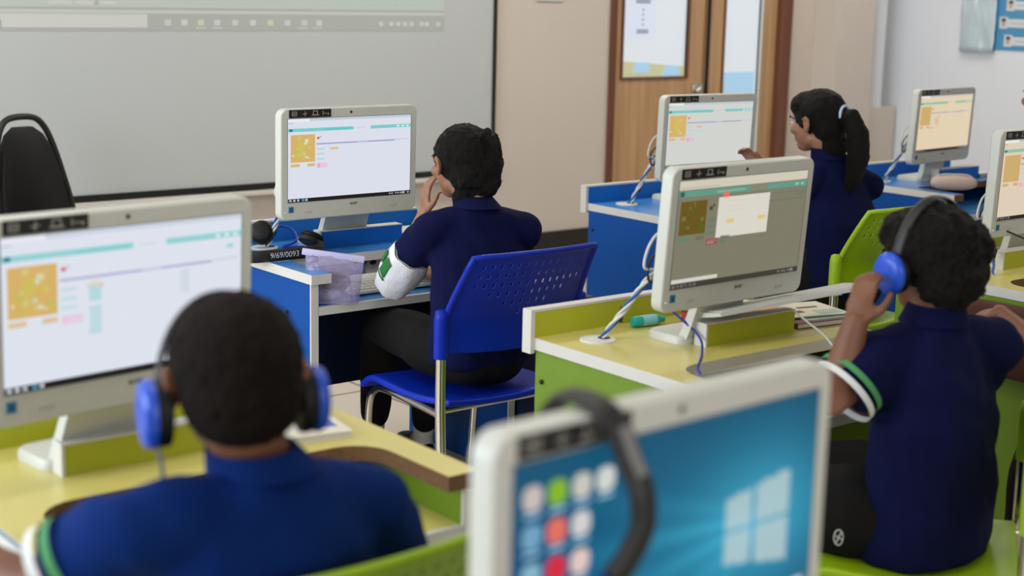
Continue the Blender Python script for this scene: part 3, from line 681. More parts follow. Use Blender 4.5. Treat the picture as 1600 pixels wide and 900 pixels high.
# headphones lying on the left wing of the blue desk
hp = thing('headphones', 'black headphones with handwritten number on the band, lying on the blue desk', 'headphones', (2.21, 3.93, TOPZ))
band = [(.165, -.0, .020), (.145, -.085, .020), (.10, -.120, .020), (.03, -.126, .020), (-.05, -.126, .020), (-.11, -.120, .020), (-.145, -.07, .02), (-.13, .02, .02), (-.09, .09, .03)]
MB().tube(crom(band, 8), .0066, BLACKP, n=12, flat=(2.7, .7), up=(0, 0, 1)).build('headband', hp, 60)
for (cx, cy, cz, nn_) in ((.045, .105, .048, (-.62, -.75, .25)), (.155, .0, .030, (.5, .2, .85))):
    q_ = V(nn_).normalized().to_track_quat('Z', 'Y').to_matrix(); c = V((cx, cy, cz))
    ring = lambda rad, h: [c + q_ @ V((math.cos(g*2*PI/24)*rad, math.sin(g*2*PI/24)*rad, h)) for g in range(24)]
    cb = MB(); cb.loft([ring(.032, .004), ring(.036, .01), ring(.034, .018), ring(.02, .023)], BLACKL); cb.build('ear_cup', hp, 60)
    cb = MB(); cb.loft([ring(.028, -.014), ring(.038, -.01), ring(.038, .0), ring(.033, .006)], BLACKP); cb.build('ear_pad', hp, 60)
MB().tube(crom([(.08, .10, .05), (.12, .12, .06), (.15, .09, .045), (.13, .05, .02), (.09, .06, .006), (.15, .03, .006)], 6), .0035, DARKB, n=8).build('headphone_cable', hp, 60)
text_mesh('9/69/0093', .024, mat('white_marker', (215, 215, 215), .6), 'handwritten_number', hp, Matrix.Translation((-.012, -.1312, .0195)) @ FACE, .0003, -.0002)

# clear lilac pouch on the keyboard shelf
POUCH = mat('lilac_vinyl', (190, 180, 214), .1, spec=1.0, alpha=.45, noisec=(30, (150, 136, 190)), bump=(38, 1.0))
PCH2 = mat('dark_pouch_content', (72, 46, 66), .5, noisec=(30, (110, 84, 110))); PCH3 = mat('pale_pouch_base', (186, 186, 222), .3)
pc = thing('pencil_pouch', 'shiny clear lilac zip pouch standing under the desk wing by the keyboard', 'pencil pouch', (2.250, 3.615, .624), math.radians(-36))
pb = MB(); NP = 28; rings = []
for j in range(15):
    v = j/14; hw = .072+.014*v; dp = .030*(1-v)**.6+.004; ring = []
    for i in range(NP):
        a = i/NP*2*PI; ca, sa = math.cos(a), math.sin(a)
        x = hw*math.copysign(abs(ca)**.6, ca); yy = dp*math.copysign(abs(sa)**.8, sa)
        nz = .006*noise.noise(V((x*40, v*6, yy*40)))+.003*noise.noise(V((x*90, v*20, 5)))
        ring.append((x+(.012*(v-.5) if x < 0 else 0), yy+nz, .002+.138*v-(.02*max(0, x/.08)*v)))
    rings.append(ring)
pb.loft(rings, POUCH); pb.build('pouch_body', pc, 60)
pz = MB(); pz.box(-.090, .088, -.006, .006, -.009, .009, mat('lilac_zip', (190, 184, 220), .5), bev=.002, M=Matrix.Translation((0, 0, .137)) @ Matrix.Rotation(math.radians(7), 4, 'Y')); pz.build('zip_tape', pc, 40)
pi_ = MB(); pi_.ell((.0, 0, .062), (.05, .02, .032), PCH2); pi_.ell((-.02, 0, .025), (.042, .022, .020), PCH3); pi_.build('pouch_contents', pc, 60)

# keyboards
def keyboard(label, loc, rot, w=.40, d=.13):
    r = thing('keyboard', label, 'keyboard', loc); r.rotation_euler = rot
    b = MB(); b.loft([[(x, y, z) for x, y, z in ((-w/2, -d/2, 0), (w/2, -d/2, 0), (w/2, d/2, 0), (-w/2, d/2, 0))],
                      [(x, y, z) for x, y, z in ((-w/2, -d/2, .008), (w/2, -d/2, .008), (w/2, d/2, .014), (-w/2, d/2, .014))]], WHITEP); b.build('keyboard_body', r)
    K = MB(); KM = mat('key_cap', (206, 206, 200), .5)
    for rr in range(6):
        for cc in range(19):
            x0 = -w/2+.012+(w-.024)/19*cc; y0 = -d/2+.010+(d-.02)/6*rr; zz = .0085+.006*((y0+d/2)/d)
            if rr == 0 and 4 <= cc <= 8: continue
            K.box(x0+.001, x0+(w-.024)/19-.001, y0+.001, y0+(d-.02)/6-.001, zz, zz+.003, KM)
    K.box(-w/2+.012+(w-.024)/19*4+.001, -w/2+.012+(w-.024)/19*9-.001, -d/2+.011, -d/2+.010+(d-.02)/6-.001, .0085, .0118, KM)
    K.build('keys', r)
    F_ = MB(); F_.box(-w/2+.03, -w/2+.06, d/2-.02, d/2-.012, -.012, .002, WHITEP).box(w/2-.06, w/2-.03, d/2-.02, d/2-.012, -.012, .002, WHITEP).build('flip_feet', r)
    return r
keyboard('white keyboard on the blue shelf beside the lilac pouch', (2.545, 3.72, .637), (math.radians(6), 0, math.radians(0)), .42, .14)
keyboard('white keyboard leaning on the riser block of the middle yellow desk', (2.715, 2.335, .800), (math.radians(-13), math.radians(-3), math.radians(-6)), .50, .12)
wd = MB(); wd.prism([(math.cos(a*2*PI/24)*.034, math.sin(a*2*PI/24)*.034) for a in range(24)], -.012, .012, mat('disc_white', (200, 198, 190), .5), 'Y'); wd.prism([(math.cos(a*2*PI/16)*.012-.008, math.sin(a*2*PI/16)*.008+.02) for a in range(16)], -.014, -.012, BLACKP, 'Y')
o = wd.build('tape_roll', None, 40); o.location = (2.545, 3.86, .658); tag(o, 'round white disc standing on the blue shelf behind the keyboard', 'tape roll')

def book(label, loc, rz, w, d, t, cover, page, cat='book', name='book', marks=None):
    r = thing(name, label, cat, loc, rz)
    MB().box(-w/2, w/2, -d/2, d/2, 0, t*.12, cover).box(-w/2, w/2, -d/2, d/2, t*.88, t, cover).box(-w/2, -w/2+.002, -d/2, d/2, 0, t, cover).build('cover', r)
    MB().box(-w/2+.002, w/2-.003, -d/2+.003, d/2-.003, t*.12, t*.88, page).build('pages', r)
    if marks:
        mb = MB()
        for (x0, x1, y0, y1, mm) in marks: mb.box(x0, x1, y0, y1, t, t+.0008, mm)
        mb.build('cover_print', r)
    return r
RED = mat('red_cover', (150, 42, 30), .5); MAR = mat('maroon_cover', (92, 22, 18), .5); PAGE = mat('paper', (212, 208, 196), .8); CREAM = mat('cream_cover', (206, 200, 176), .5)
PALEG = mat('pale_green_print', (150, 180, 160), .5); DKP = mat('dark_print', (60, 36, 28), .5); ORG = mat('orange_print', (220, 120, 40), .5); TEAL = mat('teal_plastic', (20, 150, 140), .3)
book('maroon bound book on the yellow desk right of the keyboard, under the magazine', (2.90, 2.415, TOPZ), math.radians(-8), .21, .15, .014, MAR, PAGE, marks=[(-.06, .09, -.06, .02, PALEG)])
book('open magazine with dark oval pictures lying on the maroon book', (2.905, 2.450, TOPZ+.0165), math.radians(-14), .20, .15, .003, CREAM, PAGE, 'magazine', 'magazine',
     [(-.08, -.01, -.035, -.015, DKP), (.0, .06, .01, .022, DKP), (.02, .09, -.06, -.02, PALEG), (-.09, -.03, .03, .06, mat('pale_blue_print', (150, 190, 215), .5))])
book('red book lying under the computer with the pop-up box', (2.67, 2.50, TOPZ), math.radians(20), .12, .16, .035, RED, PAGE, marks=[(-.04, .04, -.02, .05, PAGE)])
book('white comic with orange print beside the red book', (2.79, 2.50, TOPZ), math.radians(5), .11, .15, .03, PAGE, PAGE, 'book', 'book', [(-.03, .05, -.06, .05, ORG)])
book('white textbook on the left yellow desk by the right ear of the closest boy', (1.37, 2.32, TOPZ), math.radians(-10), .13, .20, .012, PAGE, PAGE, marks=[(.02, .05, -.06, -.02, mat('blue_print', (100, 110, 190), .5)), (-.05, .04, .05, .08, mat('pale_teal_print', (170, 205, 210), .5))])
book('dark striped booklet behind riser block of the blue desk', (2.68, 4.03, TOPZ), math.radians(28), .11, .17, .012, mat('navy_cover', (20, 28, 60), .5), PAGE, marks=[(-.02, -.008, -.085, .085, PAGE), (.0, .03, -.085, .085, MAR), (.035, .045, -.085, .085, PAGE)])
book('stack of white papers at the right end of the blue desk', (2.80, 4.03, TOPZ), 0, .15, .17, .012, PAGE, PAGE, 'papers', 'paper_stack')
book('white booklet with dark edge on the desk by the right wall', (6.0, 4.10, TOPZ), 0, .12, .18, .015, mat('dark_maroon', (70, 20, 30), .5), PAGE, marks=[(-.058, .058, -.085, .085, PAGE)])
gs = thing('glue_bottle', 'small teal bottle with white cap lying under the computer with the pop-up box', 'bottle', (2.50, 2.585, TOPZ+.0145), math.radians(-6))
MB().tube([(-.045, 0, 0), (-.04, 0, 0), (.03, 0, 0), (.036, 0, 0)], [.010, .0135, .0135, .011], TEAL, n=16).build('bottle_body', gs, 50)
MB().tube([(-.018, 0, 0), (.024, 0, 0)], .0139, mat('bottle_label', (120, 190, 200), .5), n=16).build('bottle_label', gs, 50)
MB().tube([(.036, 0, 0), (.050, 0, 0)], .009, TEAL, n=12).build('bottle_cap', gs, 50)
pk = MB(); ring = []
PINK = mat('pale_pink_fabric', (204, 182, 170), .8, noisec=(30, (190, 166, 156)))
for j in range(9):
    th = j/8*PI; rr = max(.004, .034*math.sin(th)**.6); ring.append([(-.098*math.cos(th), rr*math.cos(a*2*PI/18), .034+rr*math.sin(a*2*PI/18)*.95) for a in range(18)])
pk.loft(ring, PINK); pp_ = thing('pencil_case', 'pale pink zip pencil case on the blue desk by the right wall', 'pencil case', (5.425, 3.785, TOPZ), math.radians(-40)); pk.build('case_body', pp_, 60)
MB().tube(crom([(-.095, 0, .04), (-.06, 0, .066), (0, 0, .0695), (.06, 0, .066), (.095, 0, .04)], 4), .003, TRIM).build('zip', pp_, 60)
# things under the far desk
bgm = thing('school_bag', 'dark maroon bag hanging on the side of the yellow desk at right edge', 'bag', (3.655, 2.30, .44))
MB().box(-.03, .03, -.16, .165, .04, .245, mat('maroon_fabric', (74, 36, 26), .9, noisec=(30, (62, 30, 22)), bump=(200, .3)), bev=.02, seg=3).build('bag_body', bgm, 50)

# ------------------------------------------------------------------ people
def remeshed(mb, name, parent, vox, m_, smooth_it=6, disp=None):
    o = mb.build(name, None)
    r = o.modifiers.new('r', 'REMESH'); r.mode = 'VOXEL'; r.voxel_size = vox
    s = o.modifiers.new('s', 'SMOOTH'); s.factor = .5; s.iterations = smooth_it
    bpy.context.view_layer.update()
    me = bpy.data.meshes.new_from_object(o.evaluated_get(bpy.context.evaluated_depsgraph_get()))
    old = o.data; o.modifiers.clear(); o.data = me; bpy.data.meshes.remove(old); me.name = name
    me.materials.clear(); me.materials.append(m_)
    if disp:
        no = [v.normal.copy() for v in me.vertices]
        for v, n in zip(me.vertices, no): v.co += n*disp(v.co, n)
    me.polygons.foreach_set('material_index', [0]*len(me.polygons))
    me.polygons.foreach_set('use_smooth', [True]*len(me.polygons))
    if parent: o.parent = parent
    return o
def limb(mb, pts, rs, m_, n=14, flat=None, up=None):
    """rounded tapering limb through pts"""
    pts = [V(p) for p in pts]; P = [pts[0]]; R = [rs[0]]
    d = (pts[0]-pts[1]).normalized(); a = [(pts[0]+d*rs[0]*math.sin(t), rs[0]*math.cos(t)) for t in (1.3, .9, .45)]
    e = (pts[-1]-pts[-2]).normalized(); b = [(pts[-1]+e*rs[-1]*math.sin(t), rs[-1]*math.cos(t)) for t in (.45, .9, 1.3)]
    C = [p for p, _ in a]+pts+[p for p, _ in b]; Q = [r for _, r in a]+list(rs)+[r for _, r in b]
    mb.tube(C, Q, m_, n=n, flat=flat, up=up)
def hand(mb, w, d, palm, thumb_side, sk, curl=.5, s=1.0, spread=.06):
    """w wrist, d pointing dir, palm = palm normal, curl bends fingers toward the palm"""
    w = V(w); d = V(d).normalized(); pn = V(palm); pn = (pn-d*pn.dot(d)).normalized(); sd = d.cross(pn)*thumb_side
    Mx = Matrix((sd, d, pn)).transposed()
    mb.ell(w+d*.036*s, (.030*s, .040*s, .013*s), sk, M=Mx, n=14, k=8)
    for i, (off, L) in enumerate(((.021, .060), (.007, .068), (-.007, .063), (-.020, .050))):
        p = w+d*.064*s+sd*off*s; a = curl*.5; pts = [w+d*.04*s+sd*off*.8*s, p]; side = off*spread*12
        for seg in (.42, .32, .26):
            dirv = (d*math.cos(a)+pn*math.sin(a)+sd*side).normalized(); p = p+dirv*L*seg*s; pts.append(p); a += curl
        limb(mb, pts, [.0075*s, .0078*s, .0072*s, .0066*s, .0056*s], sk, n=9)
    a = .75; p = w+d*.016*s+sd*.020*s; q1 = p+(d*.7+sd*.75+pn*.25).normalized()*.034*s; q2 = q1+(d*.95+sd*.25+pn*.35).normalized()*.026*s; q3 = q2+(d+pn*.4).normalized()*.018*s
    limb(mb, [p, q1, q2, q3], [.012*s, .0098*s, .0085*s, .0068*s], sk, n=10)
def head_prims(mb, c, M, sk, s=1.0):
    """c = skull centre, M = 3x3 head frame (x right, y forward, z up)"""
    T_ = lambda p: c + M @ (V(p)*s)
    mb.ell(T_((0, -.012, .018)), (.072*s, .088*s, .078*s), sk, M=M, n=20, k=14)
    mb.ell(T_((0, .030, -.022)), (.056*s, .056*s, .070*s), sk, M=M, n=18, k=12)
    mb.ell(T_((0, .048, -.072)), (.033*s, .034*s, .026*s), sk, M=M)
    mb.ell(T_((0, .010, -.055)), (.050*s, .055*s, .032*s), sk, M=M)
    mb.ell(T_((0, .076, .024)), (.042*s, .012*s, .010*s), sk, M=M)
    limb(mb, [T_((0, .080, .010)), T_((0, .092, -.012)), T_((0, .098, -.024))], [.007*s, .008*s, .011*s], sk, n=10)
    for sx in (-1, 1):
        mb.ell(T_((sx*.012, .088, -.026)), (.008*s, .008*s, .006*s), sk, M=M, n=10, k=6)
        mb.ell(T_((sx*.038, .062, -.018)), (.022*s, .018*s, .020*s), sk, M=M, n=12, k=8)
        eM = M @ Matrix.Rotation(sx*.35, 3, 'Z')
        mb.ell(T_((sx*.076, -.006, -.004)), (.006*s, .018*s, .029*s), sk, M=eM, n=14, k=10)
        limb(mb, [T_((sx*.082, .006, .014)), T_((sx*.087, -.010, .022)), T_((sx*.088, -.022, .008)), T_((sx*.085, -.018, -.014)), T_((sx*.079, .0, -.028))], [.0045*s]*5, sk, n=8)
    mb.ell(T_((0, .083, -.047)), (.020*s, .008*s, .0055*s), sk, M=M, n=12, k=6)
    mb.ell(T_((0, .081, -.056)), (.017*s, .008*s, .0060*s), sk, M=M, n=12, k=6)
def person(label, J, skin, shirt, facing, hyaw, hpitch=0, hroll=0, hs=1.0, stripes='L', build=1.0, shoes=True, sleeve=.52, low=.0):
    """J: joint positions in world space; facing/hyaw in degrees counter-clockwise from +Y"""
    base = V((J['pelvis'][0], J['pelvis'][1], 0)); r = thing('person', label, 'person', base)
    j = {k: V(v)-base for k, v in J.items() if k[:3] not in ('hdL', 'hdR', 'pnL', 'pnR', 'tsL', 'tsR')}
    j['head'] = V(J['head'])-base
    f = math.radians(facing); fx = V((math.cos(f), math.sin(f), 0)); fy = V((-math.sin(f), math.cos(f), 0))
    HM = Matrix.Rotation(math.radians(hyaw), 3, 'Z') @ Matrix.Rotation(math.radians(hpitch), 3, 'X') @ Matrix.Rotation(math.radians(hroll), 3, 'Y')
    b = MB(); head_prims(b, j['head'], HM, skin, hs)
    nb = j['head'] + HM @ V((0, -.020, -.055))*hs
    limb(b, [j['neck']-V((0, 0, .03)), j['neck'], nb], [.046*build, .043*build, .045*build], skin)
    def slab(t, w_, d_, p): return [p + fx*w_*math.cos(a*2*PI/20) + fy*d_*math.sin(a*2*PI/20) for a in range(20)]
    pel, ch, nk = j['pelvis'], j['chest'], j['neck']
    sh = (j['shL']+j['shR'])/2
    b.loft([slab(0, .08, .07, pel-V((0, 0, .04))), slab(0, .125*build, .09, pel+V((0, 0, .02))), slab(0, .112*build, .08, pel.lerp(ch, .5)), slab(0, .105*build, .07, ch), slab(0, .065, .045, ch.lerp(nk, .6)), slab(0, .04, .04, nk)], skin)
    for s in 'LR':
        limb(b, [j['sh'+s].lerp(j['el'+s], .1).lerp(sh, .1), j['sh'+s].lerp(j['el'+s], .5), j['el'+s], j['el'+s].lerp(j['wr'+s], .35), j['wr'+s]], [.024, .031*build, .029*build, .029*build, .0205*build], skin)
        limb(b, [j['hip'+s], j['kn'+s], j['kn'+s].lerp(j['an'+s], .3), j['an'+s]], [.052*build, .044, .043, .030], skin)
        limb(b, [j['an'+s], j['an'+s]+V((fy*.05))-V((0, 0, .035)), j['an'+s]+fy*.12-V((0, 0, .045))], [.030, .030, .022], skin)
        if 'hd'+s in J:
            hd = V(J['hd'+s]); pn = V(J['pn'+s]); hand(b, j['wr'+s], hd, pn, J['ts'+s][0], skin, J['ts'+s][1], .92)
    body = remeshed(b, 'body', r, .0048, skin, 5)
    # eyes, brows, lips
    for sx in (-1, 1):
        e = MB(); e.ell(j['head']+HM @ V((sx*.029, .074, .004))*hs, (.0115, .008, .0065), mat('eye_white', (200, 195, 190), .3)); e.ell(j['head']+HM @ V((sx*.029, .0805, .004))*hs, (.005, .003, .005), BLACKP); e.build('eye', r, 60)
        e = MB(); e.tube([j['head']+HM @ V((sx*.014, .0895, .024))*hs, j['head']+HM @ V((sx*.03, .087, .028))*hs, j['head']+HM @ V((sx*.046, .076, .023))*hs], [.0025, .0032, .0018], HAIR); e.build('eyebrow', r, 60)
    # polo shirt
    t = MB(); sw_ = (j['shL']-j['shR']).length/2
    mid = pel.lerp(ch, .45)
    rs = [slab(0, .10*build, .08, pel+V((0, 0, low-.03))), slab(0, .150*build, .115, pel+V((0, 0, low))), slab(0, .153*build, .118, pel+V((0, 0, .06))), slab(0, .145*build, .112, mid), slab(0, .148*build, .108, ch), slab(0, sw_*.98, .092, sh-V((0, 0, .045))), slab(0, sw_*.92, .074, sh+V((0, 0, .005))), slab(0, sw_*.62, .064, sh.lerp(nk, .55)+V((0, 0, .006))), slab(0, .070, .060, nk-V((0, 0, .012))), slab(0, .052, .050, nk-V((0, 0, .004)))]
    t.loft(rs, shirt)
    hems = {}
    for s in 'LR':
        a, e = j['sh'+s], j['el'+s]; h = a.lerp(e, sleeve); dd = (e-a).normalized(); hems[s] = (h, dd)
        t.tube([a-(a-sh)*.45+V((0, 0, -.01)), a-(a-sh)*.12, a.lerp(e, .2), a.lerp(e, .42), h], [.040*build, .050*build, .055*build, .054*build, .055*build], shirt, n=16)
        limb(t, [nk+V((0, 0, -.050)), a.lerp(nk, .45)+V((0, 0, -.022)), a+V((0, 0, -.006))], [.052, .055, .052*build], shirt)
    def folds(p, n):
        return .0060*noise.noise(V((p.x*9, p.y*9, p.z*5)))+.0075*noise.noise(V(((p.x+p.z)*16, p.y*16, (p.z-p.x)*7)))-.0025
    remeshed(t, 'polo_shirt', r, .0065, shirt, 5, folds)
    cl = MB(); zz = V((0, 0, 1)); ax = (nb-nk).normalized(); cc = nk+V((0, 0, .002))
    def cr(rad, h, dpt=1): return [cc+ax*h+fx*rad*math.cos(a*2*PI/28)+fy*rad*dpt*math.sin(a*2*PI/28) for a in range(28)]
    cl.loft([cr(.068, -.018), cr(.060, .006), cr(.055, .022), cr(.051, .022), cr(.056, .004), cr(.062, -.018)], shirt, cap=False); cl.build('collar', r, 60)
    for s in stripes:
        h, dd = hems[s]
        up = V((0, 0, 1)) if abs(dd.z) < .8 else fx
        for (o0, o1, mm, nm, ex) in ((-.006, .007, WSTR, 'white_sleeve_stripe', .0595), (-.028, -.016, GREEN, 'green_sleeve_stripe', .0585)):
            MB().tube([h+dd*o0, h+dd*o1], ex*build, mm, n=28, up=up, cap=False).build(nm, r, 60)
    # trousers, socks, shoes
    pt = MB()
    for s in 'LR':
        limb(pt, [pel.lerp(j['hip'+s], .7), j['hip'+s].lerp(j['kn'+s], .3), j['kn'+s]-fy*.015, j['kn'+s].lerp(j['an'+s], .35), j['kn'+s].lerp(j['an'+s], .84)], [.086, .080*build, .061, .056, .046], PANTS)
    pt.ell(pel, (.135*build, .115, .075), PANTS, M=Matrix.Rotation(f, 3, 'Z'))
    remeshed(pt, 'trousers', r, .0075, PANTS, 5, lambda p, n: .006*noise.noise(p*11))
    if shoes:
        for s in 'LR':
            an = j['an'+s]; q_ = MB(); q_.tube([j['kn'+s].lerp(an, .82), an, an-V((0, 0, .02))], [.034, .032, .034], mat('white_sock', (205, 198, 188), .9), n=14); q_.build('sock', r, 60)
            q_ = MB(); q_.ell(an+fy*.05-V((0, 0, .035)), (.042, .105, .034), BLACKL, M=Matrix.Rotation(f, 3, 'Z')); remeshed(q_, 'shoe', r, .007, BLACKL, 4)
    return r, j, HM, base
def hair(r, prims, vox=.0045, amp=.0035, fr=60, m_=HAIR, it=3, name='hair'):
    mb = MB(); prims(mb)
    return remeshed(mb, name, r, vox, m_, it, lambda p, n: amp*noise.noise(p*fr)+amp*.7*noise.noise(p*fr*2.3))

# --- girl at the middle blue desk
J = dict(pelvis=(2.50, 3.25, .50), chest=(2.515, 3.27, .73), neck=(2.515, 3.305, .935), head=(2.515, 3.372, 1.035),
         shL=(2.375, 3.325, .865), shR=(2.665, 3.27, .855), elL=(2.40, 3.535, .672), elR=(2.73, 3.50, .672),
         wrL=(2.485, 3.50, .878), wrR=(2.62, 3.66, .665), hdL=(.03, -.02, 1), pnL=(1, -.25, 0), tsL=(-1, .35), hdR=(-.8, .7, .0), pnR=(0, 0, -1), tsR=(-1, .3),
         hipL=(2.42, 3.27, .52), hipR=(2.58, 3.26, .52), knL=(2.44, 3.66, .53), knR=(2.62, 3.64, .53), anL=(2.58, 3.90, .12), anR=(2.70, 3.80, .10))
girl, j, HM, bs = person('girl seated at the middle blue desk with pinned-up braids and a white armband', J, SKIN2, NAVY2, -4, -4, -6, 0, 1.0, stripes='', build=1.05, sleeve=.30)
c = j['head']
def gh(mb):
    T_ = lambda p: c + HM @ V(p)
    mb.ell(T_((0, -.020, .026)), (.082, .094, .086), HAIR, M=HM, n=20, k=14)
    mb.ell(T_((0, -.055, -.025)), (.070, .060, .060), HAIR, M=HM)
    for k in range(22):     # braids running down the right back of the head
        th = .75+1.75*k/21; w_ = .0125
        for x_, rr in ((.036, .094), (.058, .082)):
            p = T_((x_, -.020-rr*math.sin(th)-.002, .026+(rr-.008)*math.cos(th))); mb.ell(p, (w_, w_, w_*.75), HAIR, M=HM @ Matrix.Rotation(th, 3, 'X'), n=10, k=6)
    for k in range(15):
        a = k/14; p = T_((.060-.12*a, -.100+.02*abs(a-.5), -.055)); mb.ell(p, (.012, .014, .013), HAIR, n=10, k=6)
    mb.ell(T_((.02, -.075, -.06)), (.050, .040, .04), HAIR, M=HM); mb.ell(T_((.03, -.06, .0)), (.062, .062, .07), HAIR, M=HM); mb.ell(T_((.0, -.050, -.095)), (.060, .042, .045), HAIR, M=HM)
hair(girl, gh, amp=.004, fr=70)
q = MB(); e0_, e1_ = j['shL'], j['elL']; dd = (e1_-e0_).normalized()
rg = []
for k, (tt, rr) in enumerate(((.40, .056), (.55, .063), (.72, .063), (.90, .056), (.985, .052), (.985, .046), (.6, .05), (.40, .050))):
    p = e0_.lerp(e1_, tt)+V((-.004, 0, 0)); u = V((1, 0, 0)); u = (u-dd*u.dot(dd)).normalized(); w_ = dd.cross(u)
    rg.append([p+(u*math.cos(a*2*PI/32)+w_*math.sin(a*2*PI/32))*(rr+.0022*math.sin(a*1.3+k)) for a in range(32)])
q.loft(rg, WCLOTH, cap=False); arm_ = q.build('armband', girl, 60); arm_['label'] = 'white cloth armband with green emblem'
em = MB(); GE = mat('emblem_green', (24, 104, 44), .8)
def onband(tt, ang, rr=.0665):
    p = e0_.lerp(e1_, tt)+V((-.004, 0, 0)); u = V((1, 0, 0)); u = (u-dd*u.dot(dd)).normalized(); w_ = dd.cross(u)
    return p+(u*math.cos(ang)+w_*math.sin(ang))*rr
AE = math.radians(168)
def patch(t0, t1, a0, a1, mm, rr=.0668):
    n = 6; g = [[em.bm.verts.new(onband(t0+(t1-t0)*i/n, AE+a0+(a1-a0)*k/n, rr)) for k in range(n+1)] for i in range(n+1)]
    fs = [em.bm.faces.new((g[i][k], g[i][k+1], g[i+1][k+1], g[i+1][k])) for i in range(n) for k in range(n)]; em._tag(fs, mm)
patch(.50, .72, .0, .50, GE); patch(.74, .765, -.05, .6, GE, .067); patch(.50, .66, .60, .95, GE)
o = em.build('emblem', arm_, 60); so = o.modifiers.new('t', 'SOLIDIFY'); so.thickness = .001

# --- girl with ponytail at the blue desk by the door
J = dict(pelvis=(4.20, 3.34, .50), chest=(4.20, 3.38, .74), neck=(4.19, 3.45, .97), head=(4.165, 3.49, 1.08),
         shL=(4.07, 3.44, .875), shR=(4.36, 3.40, .86), elL=(4.00, 3.66, .72), elR=(4.37, 3.62, .70),
         wrL=(3.99, 3.60, .905), wrR=(4.25, 3.78, .69), hdL=(-.45, .3, 1), pnL=(-.4, -.2, -.5), tsL=(1, .55), hdR=(-.7, .8, 0), pnR=(0, 0, -1), tsR=(-1, .3),
         hipL=(4.12, 3.36, .52), hipR=(4.28, 3.36, .52), knL=(4.10, 3.75, .53), knR=(4.30, 3.75, .53), anL=(4.10, 3.82, .11), anR=(4.30, 3.82, .11))
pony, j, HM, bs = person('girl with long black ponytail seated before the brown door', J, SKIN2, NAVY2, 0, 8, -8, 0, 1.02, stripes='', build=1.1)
c2 = j['head']; HM2 = HM.copy()
def ph(mb):
    T_ = lambda p: c2 + HM2 @ V(p)
    mb.ell(T_((0, -.018, .030)), (.083, .096, .088), HAIR, M=HM2, n=20, k=14)
    mb.ell(T_((0, -.05, -.02)), (.072, .058, .060), HAIR, M=HM2)
    mb.ell(T_((0, .035, .062)), (.072, .055, .050), HAIR, M=HM2); mb.ell(T_((.01, -.060, -.080)), (.056, .045, .055), HAIR, M=HM2)
    limb(mb, [T_((0, -.09, .02)), T_((.0, -.135, .01)), T_((.0, -.160, -.05)), T_((.0, -.158, -.13)), T_((0, -.13, -.21)), T_((0, -.10, -.25))], [.022, .034, .040, .040, .030, .012], HAIR, n=14)
hair(pony, ph, amp=.0022, fr=45)
T_ = c2 + HM2 @ V((0, -.112, .022)); ht = MB(); n_ = (HM2 @ V((0, -1, -.15))).normalized(); qq = n_.to_track_quat('Z', 'Y').to_matrix()
ht.tube([T_+qq @ V((math.cos(a*PI/10)*.027, math.sin(a*PI/10)*.027, 0)) for a in range(21)], .0055, mat('pale_hair_tie', (176, 186, 216), .6), n=8); ht.build('hair_tie', pony, 60)

# --- child at the middle yellow desk wearing blue headphones
J = dict(pelvis=(2.48, 1.73, .50), chest=(2.46, 1.715, .71), neck=(2.445, 1.725, .915), head=(2.440, 1.745, 1.018),
         shL=(2.300, 1.745, .845), shR=(2.610, 1.70, .840), elL=(2.205, 1.765, .770), elR=(2.66, 1.86, .66),
         wrL=(2.240, 1.755, .915), wrR=(2.50, 2.08, .66), hdL=(.30, .05, .8), pnL=(.8, .25, -.2), tsL=(-1, .45), hdR=(-.5, .8, 0), pnR=(0, 0, -1), tsR=(-1, .3),
         hipL=(2.385, 1.73, .51), hipR=(2.52, 1.82, .51), knL=(2.20, 2.02, .50), knR=(2.40, 2.12, .50), anL=(2.20, 2.10, .11), anR=(2.40, 2.20, .11))
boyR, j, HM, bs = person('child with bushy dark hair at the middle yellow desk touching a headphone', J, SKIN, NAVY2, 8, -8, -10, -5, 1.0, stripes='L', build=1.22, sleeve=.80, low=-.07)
c3 = j['head']; HM3 = HM.copy(); b3 = bs
def bh(mb):
    T_ = lambda p: c3 + HM3 @ V(p)
    mb.ell(T_((0, -.018, .026)), (.087, .098, .088), HAIR, M=HM3, n=20, k=14)
    mb.ell(T_((0, -.055, -.03)), (.078, .062, .066), HAIR, M=HM3)
    mb.ell(T_((.055, -.06, .015)), (.045, .045, .05), HAIR, M=HM3)
    mb.ell(T_((0, .04, .06)), (.070, .050, .046), HAIR, M=HM3)
hair(boyR, bh, amp=.006, fr=48)
q = MB(); lc = V((2.225, 1.985, .0))-b3
q = MB(); LG = mat('logo_white_print', (190, 190, 186), .7)
kL, hL = j['knL'], j['hipL']; nrm = V((-.70, -.55, -.20)).normalized(); ctr = hL.lerp(kL, .33) + nrm*.094; qq = nrm.to_track_quat('Z', 'Y').to_matrix()
for a0, a1, rr in ((0, 6.28, .014),):
    q.tube([ctr+qq @ V((math.cos(a*PI/12)*rr*.62, math.sin(a*PI/12)*rr*1.25, .004)) for a in range(25)], .0014, LG, n=6)
q.tube([ctr+qq @ V((-.004, -.013, .004)), ctr+qq @ V((.0, .0, .005)), ctr+qq @ V((.005, .013, .004))], .0014, LG, n=6).tube([ctr+qq @ V((.007, -.004, .004)), ctr+qq @ V((.0, .0, .005)), ctr+qq @ V((-.006, .004, .004))], .0014, LG, n=6)
q.build('trouser_logo', boyR, 60)
w3 = lambda p: c3 + b3 + HM3 @ V(p)
headphones('blue headphones with black band worn by the child at the middle yellow desk', (w3((-.092, .0, -.008)), w3((.092, .0, -.008))), w3((0, -.035, .122)), cupn=(HM3 @ V((-1, 0, 0)), HM3 @ V((1, 0, 0))), rc=.037, bandw=2.4)
